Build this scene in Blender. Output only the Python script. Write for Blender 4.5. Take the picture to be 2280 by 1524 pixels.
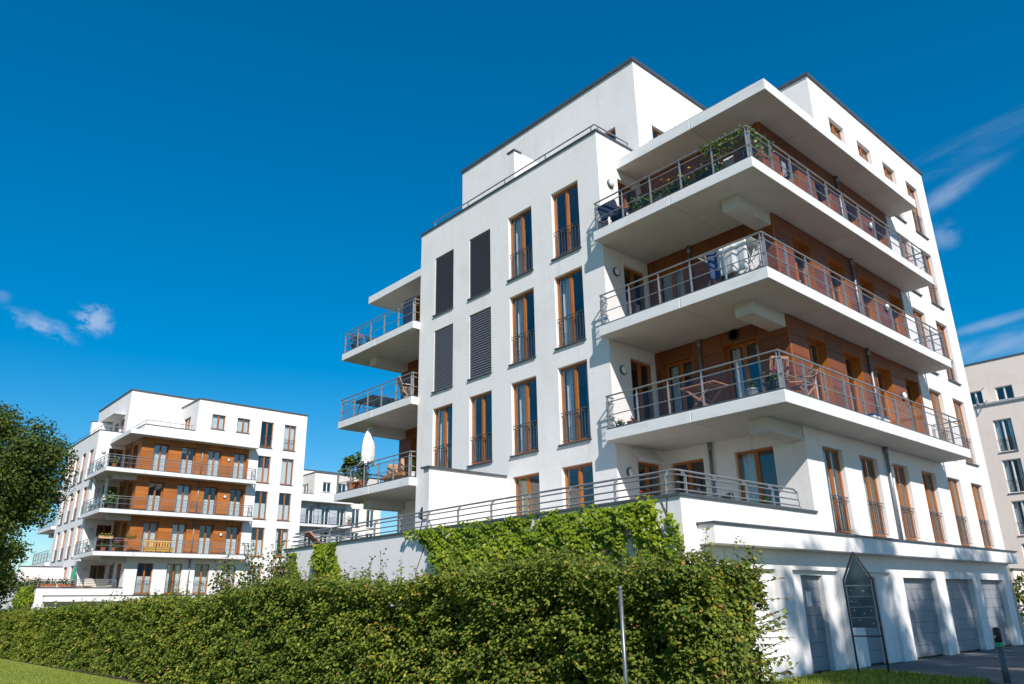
import bpy, math, random
import numpy as np
from mathutils import Vector, Matrix

random.seed(7)
RNG = np.random.default_rng(7)
for o in list(bpy.data.objects):
    bpy.data.objects.remove(o)
scene = bpy.context.scene
COL = scene.collection

# ------------------------------------------------------------------ camera
CAM = Vector((-15.553, -13.055, 1.493))
YAW, PITCH, ROLL = 0.738, 0.336, -0.019
cam_data = bpy.data.cameras.new('camera')
cam = bpy.data.objects.new('camera', cam_data)
COL.objects.link(cam)
fw = Vector((math.sin(YAW) * math.cos(PITCH), math.cos(YAW) * math.cos(PITCH), math.sin(PITCH)))
rt = Vector((math.cos(YAW), -math.sin(YAW), 0))
up = rt.cross(fw)
r2 = rt * math.cos(ROLL) + up * math.sin(ROLL)
u2 = up * math.cos(ROLL) - rt * math.sin(ROLL)
m = Matrix((r2, u2, -fw)).transposed().to_4x4()
m.translation = CAM
cam.matrix_world = m
cam_data.sensor_fit = 'HORIZONTAL'
cam_data.sensor_width = 36.0
cam_data.lens = 36.0 * 1687.16 / 2280.0
cam_data.clip_start = 0.1
cam_data.clip_end = 3000
scene.camera = cam
def pixdir(u, v):
    return (fw + r2 * ((u - 1140) / 1687.16) - u2 * ((v - 762) / 1687.16)).normalized()

# ------------------------------------------------------------------ sun, sky, exposure
SUN = Vector((1.0, 1.95, -1.7)).normalized()          # direction the light travels
SUN_EL = math.asin(-SUN.z)
sun_data = bpy.data.lights.new('sun', 'SUN')
sun_data.energy = 4.4
sun_data.angle = math.radians(0.53)
sun_data.color = (1.0, 0.945, 0.885)
sun = bpy.data.objects.new('sun', sun_data)
sun.rotation_euler = SUN.to_track_quat('-Z', 'Y').to_euler()
sun.location = (-20, -40, 40)
COL.objects.link(sun)
scene.view_settings.view_transform = 'Standard'
scene.view_settings.look = 'None'
scene.view_settings.exposure = 0.38
scene.view_settings.gamma = 1.0
scene.view_settings.use_curve_mapping = False

world = bpy.data.worlds.new('World')
scene.world = world
world.use_nodes = True
wt = world.node_tree
wt.nodes.clear()
class NT:
    """small helper for wiring node trees"""
    def __init__(s, tree): s.t = tree
    def n(s, typ, props=None, **ins):
        nd = s.t.nodes.new(typ)
        for k, v in (props or {}).items(): setattr(nd, k, v)
        for k, v in ins.items():
            key = int(k[1:]) if k[0] == 'i' and k[1:].isdigit() else k.replace('_', ' ')
            sock = nd.inputs[key]
            if isinstance(v, bpy.types.NodeSocket): s.t.links.new(v, sock)
            else: sock.default_value = v
        return nd
    def math(s, op, a, b=0.0, c=0.0, clamp=False):
        return s.n('ShaderNodeMath', {'operation': op, 'use_clamp': clamp}, i0=a, i1=b, i2=c).outputs[0]
    def ss(s, x, a, b, lo=0.0, hi=1.0):
        nd = s.n('ShaderNodeMapRange', {'interpolation_type': 'SMOOTHSTEP'}, i0=x)
        nd.inputs[1].default_value = a; nd.inputs[2].default_value = b
        nd.inputs[3].default_value = lo; nd.inputs[4].default_value = hi
        return nd.outputs[0]
    def mix(s, f, a, b, blend='MIX'):
        nd = s.t.nodes.new('ShaderNodeMix'); nd.data_type = 'RGBA'; nd.blend_type = blend
        for i, v in ((0, f), (6, a), (7, b)):
            if isinstance(v, bpy.types.NodeSocket): s.t.links.new(v, nd.inputs[i])
            else: nd.inputs[i].default_value = v if i == 0 else (tuple(v) + (1,))[:4]
        return nd.outputs[2]
    def noise(s, vec, scale, detail=4, rough=0.55, dist=0.0):
        nd = s.n('ShaderNodeTexNoise', None, Scale=scale, Detail=detail, Roughness=rough, Distortion=dist)
        if vec is not None: s.t.links.new(vec, nd.inputs['Vector'])
        return nd.outputs[0]
    def dot(s, a, v):
        nd = s.n('ShaderNodeVectorMath', {'operation': 'DOT_PRODUCT'}, i0=a); nd.inputs[1].default_value = v
        return nd.outputs['Value']
    def mapping(s, vec, scale=(1, 1, 1), rot=(0, 0, 0), loc=(0, 0, 0)):
        nd = s.n('ShaderNodeMapping', None, Vector=vec)
        nd.inputs['Scale'].default_value = scale; nd.inputs['Rotation'].default_value = rot
        nd.inputs['Location'].default_value = loc
        return nd.outputs[0]
W = NT(wt)
sky = W.n('ShaderNodeTexSky', {'sky_type': 'NISHITA', 'sun_disc': False, 'sun_elevation': SUN_EL,
      'sun_rotation': math.atan2(-SUN.x, -SUN.y), 'altitude': 40.0, 'air_density': 1.0, 'dust_density': 0.25, 'ozone_density': 3.0})
gm_ = W.n('ShaderNodeGamma', None, Color=sky.outputs[0], Gamma=0.80)
hs = W.n('ShaderNodeHueSaturation', None, Saturation=1.75, Value=1.0, Hue=0.4955, Color=gm_.outputs[0])
tint = W.mix(1.0, hs.outputs[0], (0.9, 0.98, 1.0), 'MULTIPLY')
gen = W.n('ShaderNodeTexCoord').outputs['Generated']
def tangent_cloud(u, v, du, dv, rot, nscale, stretch, lo, hi, dist=0.6, seed=0.0):
    """a wispy cloud round one direction of the sky: (angular half sizes, noise threshold)"""
    c = pixdir(u, v)
    e1 = Vector((c.y, -c.x, 0)).normalized(); e2 = e1.cross(c)
    e1, e2 = (e1 * math.cos(rot) + e2 * math.sin(rot)), (e2 * math.cos(rot) - e1 * math.sin(rot))
    dc = W.math('MAXIMUM', W.dot(gen, c), 0.05)
    a = W.math('DIVIDE', W.dot(gen, e1), dc); b = W.math('DIVIDE', W.dot(gen, e2), dc)
    comb = W.n('ShaderNodeCombineXYZ', None, i0=W.math('MULTIPLY', a, stretch), i1=b, i2=seed).outputs[0]
    nz = W.noise(comb, nscale, 9, 0.66, dist)
    rr = W.math('SQRT', W.math('ADD', W.math('POWER', W.math('DIVIDE', a, du), 2.0), W.math('POWER', W.math('DIVIDE', b, dv), 2.0)))
    mask = W.ss(rr, 1.0, 0.15)
    front = W.math('GREATER_THAN', W.dot(gen, c), 0.2)
    val = W.math('MULTIPLY', W.ss(W.math('ADD', nz, W.math('MULTIPLY', mask, 0.16)), lo, hi), W.math('MULTIPLY', mask, front))
    return val
clouds = [
    (tangent_cloud(2190, 320, 0.20, 0.034, 0.20, 26, 0.22, 0.48, 0.96, 0.8, 1.3), 0.24),
    (tangent_cloud(2120, 425, 0.085, 0.016, 0.38, 26, 0.3, 0.42, 0.84, 0.8, 4.1), 0.34),
    (tangent_cloud(2105, 525, 0.030, 0.022, 0.2, 34, 0.6, 0.44, 0.84, 0.8, 2.2), 0.28),
    (tangent_cloud(2230, 715, 0.11, 0.009, 0.10, 30, 0.25, 0.42, 0.84, 0.6, 6.7), 0.36),
    (tangent_cloud(2230, 768, 0.11, 0.022, 0.10, 34, 0.28, 0.38, 0.84, 0.6, 9.2), 0.44),
    (tangent_cloud(208, 712, 0.031, 0.028, -0.55, 46, 0.8, 0.52, 0.72, 0.5, 5.2), 0.55),
    (tangent_cloud(95, 728, 0.050, 0.017, -0.28, 52, 0.6, 0.50, 0.76, 0.5, 3.6), 0.52),
    (tangent_cloud(5, 658, 0.014, 0.012, 0.0, 50, 0.8, 0.45, 0.7, 0.9, 8.6), 0.14),
]
# the same thin wisps go on, scattered, in the rest of the sky
far = W.mapping(gen, (1.2, 1.2, 5.0), (0, 0.2, 0.5), (3.1, 0.4, 1.7))
patch = W.ss(W.noise(W.mapping(gen, (1, 1, 2), loc=(0, 7.3, 0)), 1.6, 2, 0.5), 0.60, 0.72)
wisp = W.math('MULTIPLY', W.ss(W.noise(far, 5.0, 7, 0.62, 1.0), 0.5, 0.8), patch)
behind = W.ss(W.dot(gen, fw), 0.55, 0.3)
clouds.append((W.math('MULTIPLY', wisp, behind), 0.35))
colour = tint
for val, amt in clouds:
    colour = W.mix(W.math('MULTIPLY', val, amt, clamp=True), colour, (3.3, 3.8, 4.9))
bg = W.n('ShaderNodeBackground', None, Color=colour, Strength=0.135)
W.n('ShaderNodeOutputWorld', None, Surface=bg.outputs[0])

# ------------------------------------------------------------------ materials
MATS = {}
def new_mat(name):
    mt = bpy.data.materials.new(name); mt.use_nodes = True
    mt.node_tree.nodes.clear()
    MATS[name] = mt
    return mt, NT(mt.node_tree)
def out(N, sh, disp=None):
    o = N.n('ShaderNodeOutputMaterial', None, Surface=sh)
def bsdf(N, col, rough=0.7, spec=0.4, metal=0.0, bump=None, bstr=0.2, bdist=0.01, **kw):
    p = N.n('ShaderNodeBsdfPrincipled', None, Roughness=rough, Metallic=metal)
    p.inputs['Specular IOR Level'].default_value = spec
    if isinstance(col, bpy.types.NodeSocket): N.t.links.new(col, p.inputs['Base Color'])
    else: p.inputs['Base Color'].default_value = tuple(col) + (1,)
    if bump is not None:
        b = N.n('ShaderNodeBump', None, Strength=bstr, Distance=bdist, Height=bump)
        N.t.links.new(b.outputs[0], p.inputs['Normal'])
    return p.outputs[0]
def wpos(N): return N.n('ShaderNodeNewGeometry').outputs['Position']

def mat_stucco(name, base, dirt):
    mt, N = new_mat(name)
    P = wpos(N)
    fine = N.noise(P, 55, 5, 0.65)
    blot = N.noise(P, 0.55, 5, 0.6, 0.6)
    streak = N.noise(N.mapping(P, (2.2, 2.2, 0.16)), 1.6, 5, 0.6, 0.3)
    f = N.math('ADD', N.math('MULTIPLY', N.ss(blot, 0.42, 0.78), 0.5), N.math('MULTIPLY', N.ss(streak, 0.52, 0.82), 0.6), clamp=True)
    c = N.mix(N.math('MULTIPLY', f, 0.8), base, dirt)
    mott = N.noise(P, 7.0, 6, 0.7, 0.4)
    c = N.mix(N.math('MULTIPLY', N.ss(mott, 0.38, 0.72), 0.22), c, dirt)
    run = N.math('MULTIPLY', N.ss(N.noise(N.mapping(P, (5.0, 5.0, 0.22), loc=(3, 1, 0)), 2.0, 5, 0.6, 0.2), 0.60, 0.80), N.ss(N.noise(P, 0.35, 3, 0.5), 0.48, 0.68))
    c = N.mix(N.math('MULTIPLY', run, 0.5), c, tuple(x * 0.62 for x in dirt))
    c = N.mix(N.math('MULTIPLY', N.ss(fine, 0.35, 0.7, 1, 0), 0.14), c, dirt)
    out(N, bsdf(N, c, 0.92, 0.2, bump=fine, bstr=0.35, bdist=0.006))
mat_stucco('stucco_white', (0.82, 0.795, 0.772), (0.62, 0.585, 0.545))
mat_stucco('stucco_cream', (0.78, 0.725, 0.66), (0.62, 0.57, 0.50))
mat_stucco('stucco_beige', (0.88, 0.75, 0.655), (0.74, 0.61, 0.52))

def mat_concrete(name, base, dirt):
    mt, N = new_mat(name)
    P = wpos(N)
    fine = N.noise(P, 30, 6, 0.7)
    blot = N.noise(N.mapping(P, (1, 1, 3)), 1.1, 6, 0.62, 0.5)
    c = N.mix(N.math('MULTIPLY', N.ss(blot, 0.45, 0.8), 0.55), base, dirt)
    c = N.mix(N.math('MULTIPLY', N.ss(fine, 0.3, 0.75), 0.12), c, dirt)
    out(N, bsdf(N, c, 0.8, 0.3, bump=fine, bstr=0.15, bdist=0.003))
mat_concrete('concrete_white', (0.73, 0.73, 0.72), (0.52, 0.51, 0.48))
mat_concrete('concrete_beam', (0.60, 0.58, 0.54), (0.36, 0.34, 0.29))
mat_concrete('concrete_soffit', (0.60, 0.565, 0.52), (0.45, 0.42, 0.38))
mat_concrete('balcony_paving', (0.21, 0.20, 0.19), (0.15, 0.14, 0.13))
mat_concrete('concrete_grey', (0.40, 0.40, 0.40), (0.28, 0.28, 0.28))
mat_concrete('terrace_paving', (0.42, 0.40, 0.37), (0.30, 0.28, 0.26))

def mat_wood(name, a, b, rough=0.45, axis='h', grain=1.0):
    mt, N = new_mat(name)
    P = wpos(N)
    rnd = N.n('ShaderNodeObjectInfo').outputs['Random']
    off = N.n('ShaderNodeCombineXYZ', None, i0=N.math('MULTIPLY', rnd, 37.0), i1=N.math('MULTIPLY', rnd, 91.0), i2=N.math('MULTIPLY', rnd, 17.0)).outputs[0]
    Q = N.n('ShaderNodeVectorMath', {'operation': 'ADD'}, i0=P, i1=off).outputs[0]
    sc = (1.2, 1.2, 26) if axis == 'h' else (26, 26, 1.2)
    g = N.noise(N.mapping(Q, sc), 2.2, 6, 0.65, 1.2)
    big = N.noise(Q, 0.9, 3, 0.5)
    c = N.mix(N.ss(g, 0.28, 0.74), a, b)
    c = N.mix(N.math('MULTIPLY', N.ss(big, 0.4, 0.75), 0.35 * grain), c, tuple(x * 0.62 for x in a))
    v = N.n('ShaderNodeHueSaturation', None, Saturation=1.0, Hue=0.5, Color=c, Value=N.math('ADD', N.math('MULTIPLY', rnd, 0.34), 0.83)).outputs[0]
    out(N, bsdf(N, v, rough, 0.4, bump=g, bstr=0.12, bdist=0.003))
mat_wood('wood_panel', (0.155, 0.044, 0.015), (0.245, 0.078, 0.025), 0.5)
mat_wood('wood_amber', (0.34, 0.105, 0.018), (0.45, 0.155, 0.028), 0.5)
mat_wood('wood_frame', (0.34, 0.108, 0.022), (0.44, 0.160, 0.034), 0.4, 'v')
mat_wood('wood_grey', (0.40, 0.43, 0.48), (0.50, 0.53, 0.58), 0.6)
mat_wood('wood_pale', (0.55, 0.36, 0.17), (0.66, 0.45, 0.22), 0.5)
mat_wood('wood_yellow', (0.62, 0.34, 0.07), (0.72, 0.43, 0.11), 0.45)
mat_wood('wood_teak', (0.36, 0.17, 0.09), (0.46, 0.235, 0.13), 0.55)

def mat_plain(name, col, rough=0.5, metal=0.0, spec=0.4, var=0.12, scale=8, bstr=0.05):
    mt, N = new_mat(name)
    nz = N.noise(wpos(N), scale, 5, 0.6)
    c = N.mix(N.math('MULTIPLY', N.ss(nz, 0.35, 0.75), 1.0), col, tuple(x * (1 - var) for x in col))
    out(N, bsdf(N, c, rough, spec, metal, bump=nz, bstr=bstr, bdist=0.003))
mat_plain('coping_metal', (0.105, 0.12, 0.135), 0.45, 0.35, var=0.25, scale=3)
mat_plain('railing_metal', (0.36, 0.365, 0.37), 0.42, 0.55, var=0.25)
mat_plain('railing_dark', (0.10, 0.115, 0.125), 0.45, 0.3)
mat_plain('pipe_zinc', (0.25, 0.28, 0.30), 0.45, 0.4, var=0.3)
mat_plain('frame_white', (0.76, 0.76, 0.74), 0.4)
mat_plain('blind_light', (0.14, 0.152, 0.175), 0.5, 0.1)
mat_plain('blind_grey', (0.075, 0.08, 0.092), 0.5, 0.1)
mat_plain('curtain_sheer', (0.80, 0.81, 0.80), 0.9, spec=0.1)
mat_plain('curtain_yellow', (0.55, 0.47, 0.22), 0.9, spec=0.1)
mat_plain('cloth_white', (0.80, 0.80, 0.79), 0.9, spec=0.1)
mat_plain('cloth_blue', (0.07, 0.11, 0.24), 0.9, spec=0.1, var=0.4, scale=25)
mat_plain('cloth_peach', (0.62, 0.36, 0.22), 0.9, spec=0.1)
mat_plain('cloth_cream', (0.62, 0.56, 0.47), 0.9, spec=0.1)
mat_plain('cloth_navy', (0.035, 0.045, 0.08), 0.8, spec=0.1)
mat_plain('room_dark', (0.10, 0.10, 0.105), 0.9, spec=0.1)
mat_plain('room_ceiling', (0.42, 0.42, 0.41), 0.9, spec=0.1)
mat_plain('terracotta', (0.42, 0.15, 0.075), 0.8, spec=0.2, var=0.3)
mat_plain('pot_dark', (0.045, 0.05, 0.055), 0.5)
mat_plain('pot_white', (0.72, 0.71, 0.68), 0.5)
mat_plain('plastic_black', (0.018, 0.018, 0.02), 0.45)
mat_plain('plastic_green', (0.02, 0.30, 0.17), 0.45)
mat_plain('paper_white', (0.82, 0.82, 0.80), 0.7)
mat_plain('sign_panel', (0.05, 0.078, 0.092), 0.65, var=0.2, scale=12)
mat_plain('sign_frame', (0.085, 0.06, 0.048), 0.5, 0.3, var=0.35, scale=9)
mat_plain('sticker_white', (0.42, 0.45, 0.46), 0.7)
mat_plain('sticker_orange', (0.45, 0.28, 0.18), 0.7)
mat_plain('galvanised', (0.21, 0.225, 0.24), 0.4, 0.6, var=0.3, scale=20)
mat_plain('bark', (0.085, 0.066, 0.05), 0.95, spec=0.1, var=0.5, scale=14, bstr=0.7)
mat_plain('twig_shade', (0.030, 0.024, 0.016), 0.95, spec=0.05, var=0.6, scale=22, bstr=1.0)  # hedge core only; colour carries the deep shade of the leaf gaps
mat_plain('twig', (0.13, 0.095, 0.06), 0.9, spec=0.1, var=0.4, scale=30)
mat_plain('petal_red', (0.62, 0.03, 0.04), 0.7)
mat_plain('petal_pink', (0.75, 0.13, 0.24), 0.7)
mat_plain('petal_yellow', (0.85, 0.55, 0.03), 0.7)
mat_plain('petal_violet', (0.30, 0.10, 0.42), 0.7)
mat_plain('petal_white', (0.80, 0.80, 0.74), 0.7)
mat_plain('garage_grey', (0.255, 0.27, 0.295), 0.55, 0.0, var=0.12, scale=4)
mat_plain('lamp_white', (0.74, 0.74, 0.71), 0.35)

def mat_glass(name, tint, fmin, rough=0.0, fres=1.0, gcol=(1, 1, 1)):
    mt, N = new_mat(name)
    fr = N.n('ShaderNodeFresnel', None, IOR=1.5).outputs[0]
    fr = N.math('MULTIPLY', fr, N.math('SUBTRACT', 1.0, N.n('ShaderNodeNewGeometry').outputs['Backfacing']))   # the outer face mirrors, the inner one lets light out
    f = N.math('MULTIPLY_ADD', fr, fres, fmin, clamp=True)
    wav = N.noise(wpos(N), 1.3, 2, 0.5)
    bp = N.n('ShaderNodeBump', None, Strength=0.04, Distance=0.02, Height=wav)
    g = N.n('ShaderNodeBsdfGlossy', None, Roughness=rough, Color=gcol + (1,), Normal=bp.outputs[0]).outputs[0]
    t = N.n('ShaderNodeBsdfTransparent', None, Color=tint + (1,)).outputs[0]
    out(N, N.n('ShaderNodeMixShader', None, i0=f, i1=t, i2=g).outputs[0])
mat_glass('window_glass', (0.88, 0.91, 0.92), 0.03, fres=1.6)
mat_glass('railing_glass', (0.955, 0.955, 0.96), 0.008, fres=0.5)

def mat_leaf(name, cols, trans=0.3, rough=0.5):
    """leaf colours picked along a ramp by the per-leaf attribute"""
    mt, N = new_mat(name)
    at = N.n('ShaderNodeAttribute', {'attribute_name': 'rnd'}).outputs['Fac']
    rp = N.n('ShaderNodeValToRGB', None, Fac=at)
    el = rp.color_ramp.elements
    while len(el) > 1: el.remove(el[-1])
    el[0].position = cols[0][0]; el[0].color = cols[0][1] + (1,)
    for p, c in cols[1:]:
        e = el.new(p); e.color = c + (1,)
    col = rp.outputs[0]
    p = N.n('ShaderNodeBsdfPrincipled', None, Roughness=rough, Base_Color=col)
    p.inputs['Specular IOR Level'].default_value = 0.22
    tr = N.n('ShaderNodeBsdfTranslucent', None, Color=N.mix(1.0, col, (1.25, 1.35, 0.6), 'MULTIPLY')).outputs[0]
    out(N, N.n('ShaderNodeMixShader', None, i0=trans, i1=p.outputs[0], i2=tr).outputs[0])
mat_leaf('leaf_hedge', [(0.0, (0.042, 0.074, 0.012)), (0.42, (0.112, 0.155, 0.021)), (0.74, (0.225, 0.262, 0.034)), (0.90, (0.40, 0.36, 0.048)), (0.965, (0.42, 0.27, 0.06)), (1.0, (0.30, 0.13, 0.045))])
mat_leaf('leaf_ivy', [(0.0, (0.060, 0.105, 0.011)), (0.45, (0.155, 0.225, 0.014)), (0.8, (0.29, 0.36, 0.02)), (0.95, (0.44, 0.44, 0.04)), (1.0, (0.42, 0.28, 0.05))], 0.35, 0.35)
mat_leaf('leaf_tree', [(0.0, (0.045, 0.075, 0.016)), (0.5, (0.095, 0.135, 0.026)), (0.85, (0.16, 0.195, 0.035)), (0.97, (0.26, 0.24, 0.045)), (1.0, (0.36, 0.25, 0.03))])
mat_leaf('leaf_shrub', [(0.0, (0.05, 0.075, 0.018)), (0.5, (0.10, 0.135, 0.03)), (0.9, (0.20, 0.21, 0.05)), (1.0, (0.32, 0.12, 0.04))])
mat_leaf('leaf_pot', [(0.0, (0.035, 0.075, 0.018)), (0.6, (0.075, 0.14, 0.03)), (0.92, (0.17, 0.21, 0.04)), (1.0, (0.36, 0.25, 0.05))])
mat_leaf('leaf_citrus', [(0.0, (0.04, 0.085, 0.015)), (0.6, (0.10, 0.16, 0.025)), (1.0, (0.30, 0.30, 0.05))])
mat_leaf('grass_blade', [(0.0, (0.13, 0.18, 0.026)), (0.6, (0.24, 0.29, 0.045)), (1.0, (0.38, 0.37, 0.09))], 0.3, 0.6)

def mat_ground(name, kind):
    mt, N = new_mat(name)
    P = wpos(N)
    if kind == 'lawn':
        a = N.noise(P, 0.35, 5, 0.6); b = N.noise(P, 22, 5, 0.7); c0 = N.noise(P, 3.0, 4, 0.6)
        c = N.mix(N.ss(a, 0.35, 0.7), (0.26, 0.32, 0.05), (0.36, 0.36, 0.08))
        c = N.mix(N.math('MULTIPLY', N.ss(c0, 0.4, 0.75), 0.5), c, (0.15, 0.205, 0.035))
        c = N.mix(N.math('MULTIPLY', N.ss(b, 0.45, 0.75), 0.4), c, (0.11, 0.15, 0.028))
        out(N, bsdf(N, c, 0.95, 0.1, bump=b, bstr=0.9, bdist=0.05))
    elif kind == 'rough':
        a = N.noise(P, 0.12, 5, 0.6); b = N.noise(P, 9, 5, 0.7)
        c = N.mix(N.ss(a, 0.35, 0.7), (0.075, 0.085, 0.032), (0.115, 0.105, 0.08))
        c = N.mix(N.math('MULTIPLY', N.ss(b, 0.45, 0.75), 0.5), c, (0.05, 0.055, 0.03))
        out(N, bsdf(N, c, 0.95, 0.1, bump=b, bstr=0.7, bdist=0.05))
    elif kind == 'soil':
        b = N.noise(P, 9, 6, 0.7)
        c = N.mix(N.ss(b, 0.35, 0.7), (0.05, 0.038, 0.026), (0.11, 0.085, 0.055))
        out(N, bsdf(N, c, 0.95, 0.1, bump=b, bstr=0.9, bdist=0.04))
    else:
        b = N.noise(P, 70, 5, 0.75); a = N.noise(P, 0.6, 5, 0.6, 0.5); k = N.noise(P, 6, 5, 0.6)
        c = N.mix(N.ss(a, 0.35, 0.7), (0.135, 0.132, 0.130), (0.185, 0.18, 0.172))
        c = N.mix(N.math('MULTIPLY', N.ss(b, 0.5, 0.75), 0.5), c, (0.27, 0.265, 0.26))
        c = N.mix(N.math('MULTIPLY', N.ss(k, 0.58, 0.72), 0.4), c, (0.05, 0.05, 0.05))
        out(N, bsdf(N, c, 0.9, 0.25, bump=b, bstr=0.5, bdist=0.01))
mat_ground('lawn', 'lawn'); mat_ground('rough_ground', 'rough'); mat_ground('soil', 'soil'); mat_ground('asphalt', 'asphalt')

# ------------------------------------------------------------------ mesh helpers
CACHE = {}
class MB:
    def __init__(s): s.v = []; s.f = []; s.m = []
    def quad(s, a, b, c, d, mi=0):
        i = len(s.v); s.v += [tuple(a), tuple(b), tuple(c), tuple(d)]; s.f.append((i, i + 1, i + 2, i + 3)); s.m.append(mi)
        return s
    def box(s, x0, x1, y0, y1, z0, z1, mi=0):
        i = len(s.v)
        s.v += [(x0, y0, z0), (x1, y0, z0), (x1, y1, z0), (x0, y1, z0), (x0, y0, z1), (x1, y0, z1), (x1, y1, z1), (x0, y1, z1)]
        for q in ((0, 3, 2, 1), (4, 5, 6, 7), (0, 1, 5, 4), (1, 2, 6, 5), (2, 3, 7, 6), (3, 0, 4, 7)):
            s.f.append(tuple(i + k for k in q)); s.m.append(mi)
        return s
    def bar(s, a, b, w, h, mi=0):
        """square bar from a to b, w across, h deep"""
        a = Vector(a); b = Vector(b); d = (b - a).normalized()
        ref = Vector((0, 0, 1)) if abs(d.z) < 0.9 else Vector((1, 0, 0))
        e = d.cross(ref).normalized() * (w / 2); g = d.cross(e).normalized() * (h / 2)
        i = len(s.v)
        for p in (a, b):
            for q in (-e - g, e - g, e + g, -e + g): s.v.append(tuple(p + q))
        for q in ((0, 1, 2, 3), (7, 6, 5, 4), (0, 4, 5, 1), (1, 5, 6, 2), (2, 6, 7, 3), (3, 7, 4, 0)):
            s.f.append(tuple(i + k for k in q)); s.m.append(mi)
        return s
    def tube(s, pts, r, n=8, mi=0, cap=True):
        pts = [Vector(p) for p in pts]
        rs = r if isinstance(r, (list, tuple)) else [r] * len(pts)
        base = len(s.v)
        prev = None
        for k, p in enumerate(pts):
            d = (pts[min(k + 1, len(pts) - 1)] - pts[max(k - 1, 0)])
            d = d.normalized() if d.length > 1e-9 else Vector((0, 0, 1))
            if prev is None:
                ref = Vector((0, 0, 1)) if abs(d.z) < 0.9 else Vector((1, 0, 0))
                e = d.cross(ref).normalized()
            else:
                e = (prev - d * prev.dot(d)); e = e.normalized() if e.length > 1e-6 else d.orthogonal().normalized()
            prev = e; g = d.cross(e)
            for j in range(n):
                t = 2 * math.pi * j / n
                s.v.append(tuple(p + (e * math.cos(t) + g * math.sin(t)) * rs[k]))
        for k in range(len(pts) - 1):
            for j in range(n):
                a = base + k * n + j; b = base + k * n + (j + 1) % n
                s.f.append((a, b, b + n, a + n)); s.m.append(mi)
        if cap:
            s.f.append(tuple(base + j for j in reversed(range(n)))); s.m.append(mi)
            s.f.append(tuple(base + (len(pts) - 1) * n + j for j in range(n))); s.m.append(mi)
        return s
    def lathe(s, prof, n=16, c=(0, 0, 0), mi=0):
        base = len(s.v)
        for r, z in prof:
            for j in range(n):
                t = 2 * math.pi * j / n
                s.v.append((c[0] + r * math.cos(t), c[1] + r * math.sin(t), c[2] + z))
        for k in range(len(prof) - 1):
            for j in range(n):
                a = base + k * n + j; b = base + k * n + (j + 1) % n
                s.f.append((a, b, b + n, a + n)); s.m.append(mi)
        s.f.append(tuple(base + j for j in reversed(range(n)))); s.m.append(mi)
        s.f.append(tuple(base + (len(prof) - 1) * n + j for j in range(n))); s.m.append(mi)
        return s
    def prism(s, pts, z0, z1, mi=0):
        """vertical prism over a plan polygon (counter-clockwise)"""
        n = len(pts); i = len(s.v)
        s.v += [(p[0], p[1], z0) for p in pts] + [(p[0], p[1], z1) for p in pts]
        s.f.append(tuple(i + k for k in reversed(range(n)))); s.m.append(mi)
        s.f.append(tuple(i + n + k for k in range(n))); s.m.append(mi)
        for k in range(n):
            a = i + k; b = i + (k + 1) % n
            s.f.append((a, b, b + n, a + n)); s.m.append(mi)
        return s
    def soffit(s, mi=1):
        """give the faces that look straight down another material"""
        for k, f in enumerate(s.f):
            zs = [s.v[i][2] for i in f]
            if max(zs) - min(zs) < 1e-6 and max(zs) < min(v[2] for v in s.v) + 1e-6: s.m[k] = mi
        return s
    def mesh(s, name, mats, smooth=False):
        me = bpy.data.meshes.new(name)
        me.from_pydata(s.v, [], s.f)
        for mt in ([mats] if isinstance(mats, str) else mats): me.materials.append(MATS[mt])
        if any(s.m): me.polygons.foreach_set('material_index', s.m)
        if smooth: me.polygons.foreach_set('use_smooth', [True] * len(s.f))
        me.update()
        return me
def link(o, parent=None, loc=(0, 0, 0), rz=0.0):
    COL.objects.link(o)
    o.location = loc; o.rotation_euler = (0, 0, rz)
    if parent is not None: o.parent = parent
    return o
def obj(name, mb, mats, parent=None, loc=(0, 0, 0), rz=0.0, smooth=False, bevel=0.0):
    me = mb.mesh(name, mats, smooth) if isinstance(mb, MB) else mb
    o = link(bpy.data.objects.new(name, me), parent, loc, rz)
    if bevel:
        b = o.modifiers.new('edge', 'BEVEL'); b.width = bevel; b.segments = 2; b.limit_method = 'ANGLE'
    return o
def cached(key, fn, mats, smooth=False):
    k = (key, str(mats))
    if k not in CACHE: CACHE[k] = fn().mesh(str(key[0] if isinstance(key, tuple) else key), mats, smooth)
    return CACHE[k]
def tag(o, label, cat, group=None):
    o['label'] = label; o['category'] = cat
    if group: o['group'] = group
    return o
def thing(name, label, cat, loc=(0, 0, 0), rz=0.0, group=None):
    o = bpy.data.objects.new(name, None); o.empty_display_size = 0.2
    link(o, None, loc, rz)
    return tag(o, label, cat, group)
def struct(o):
    o['kind'] = 'structure'; return o
def stuff(o):
    o['kind'] = 'stuff'; return o

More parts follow.
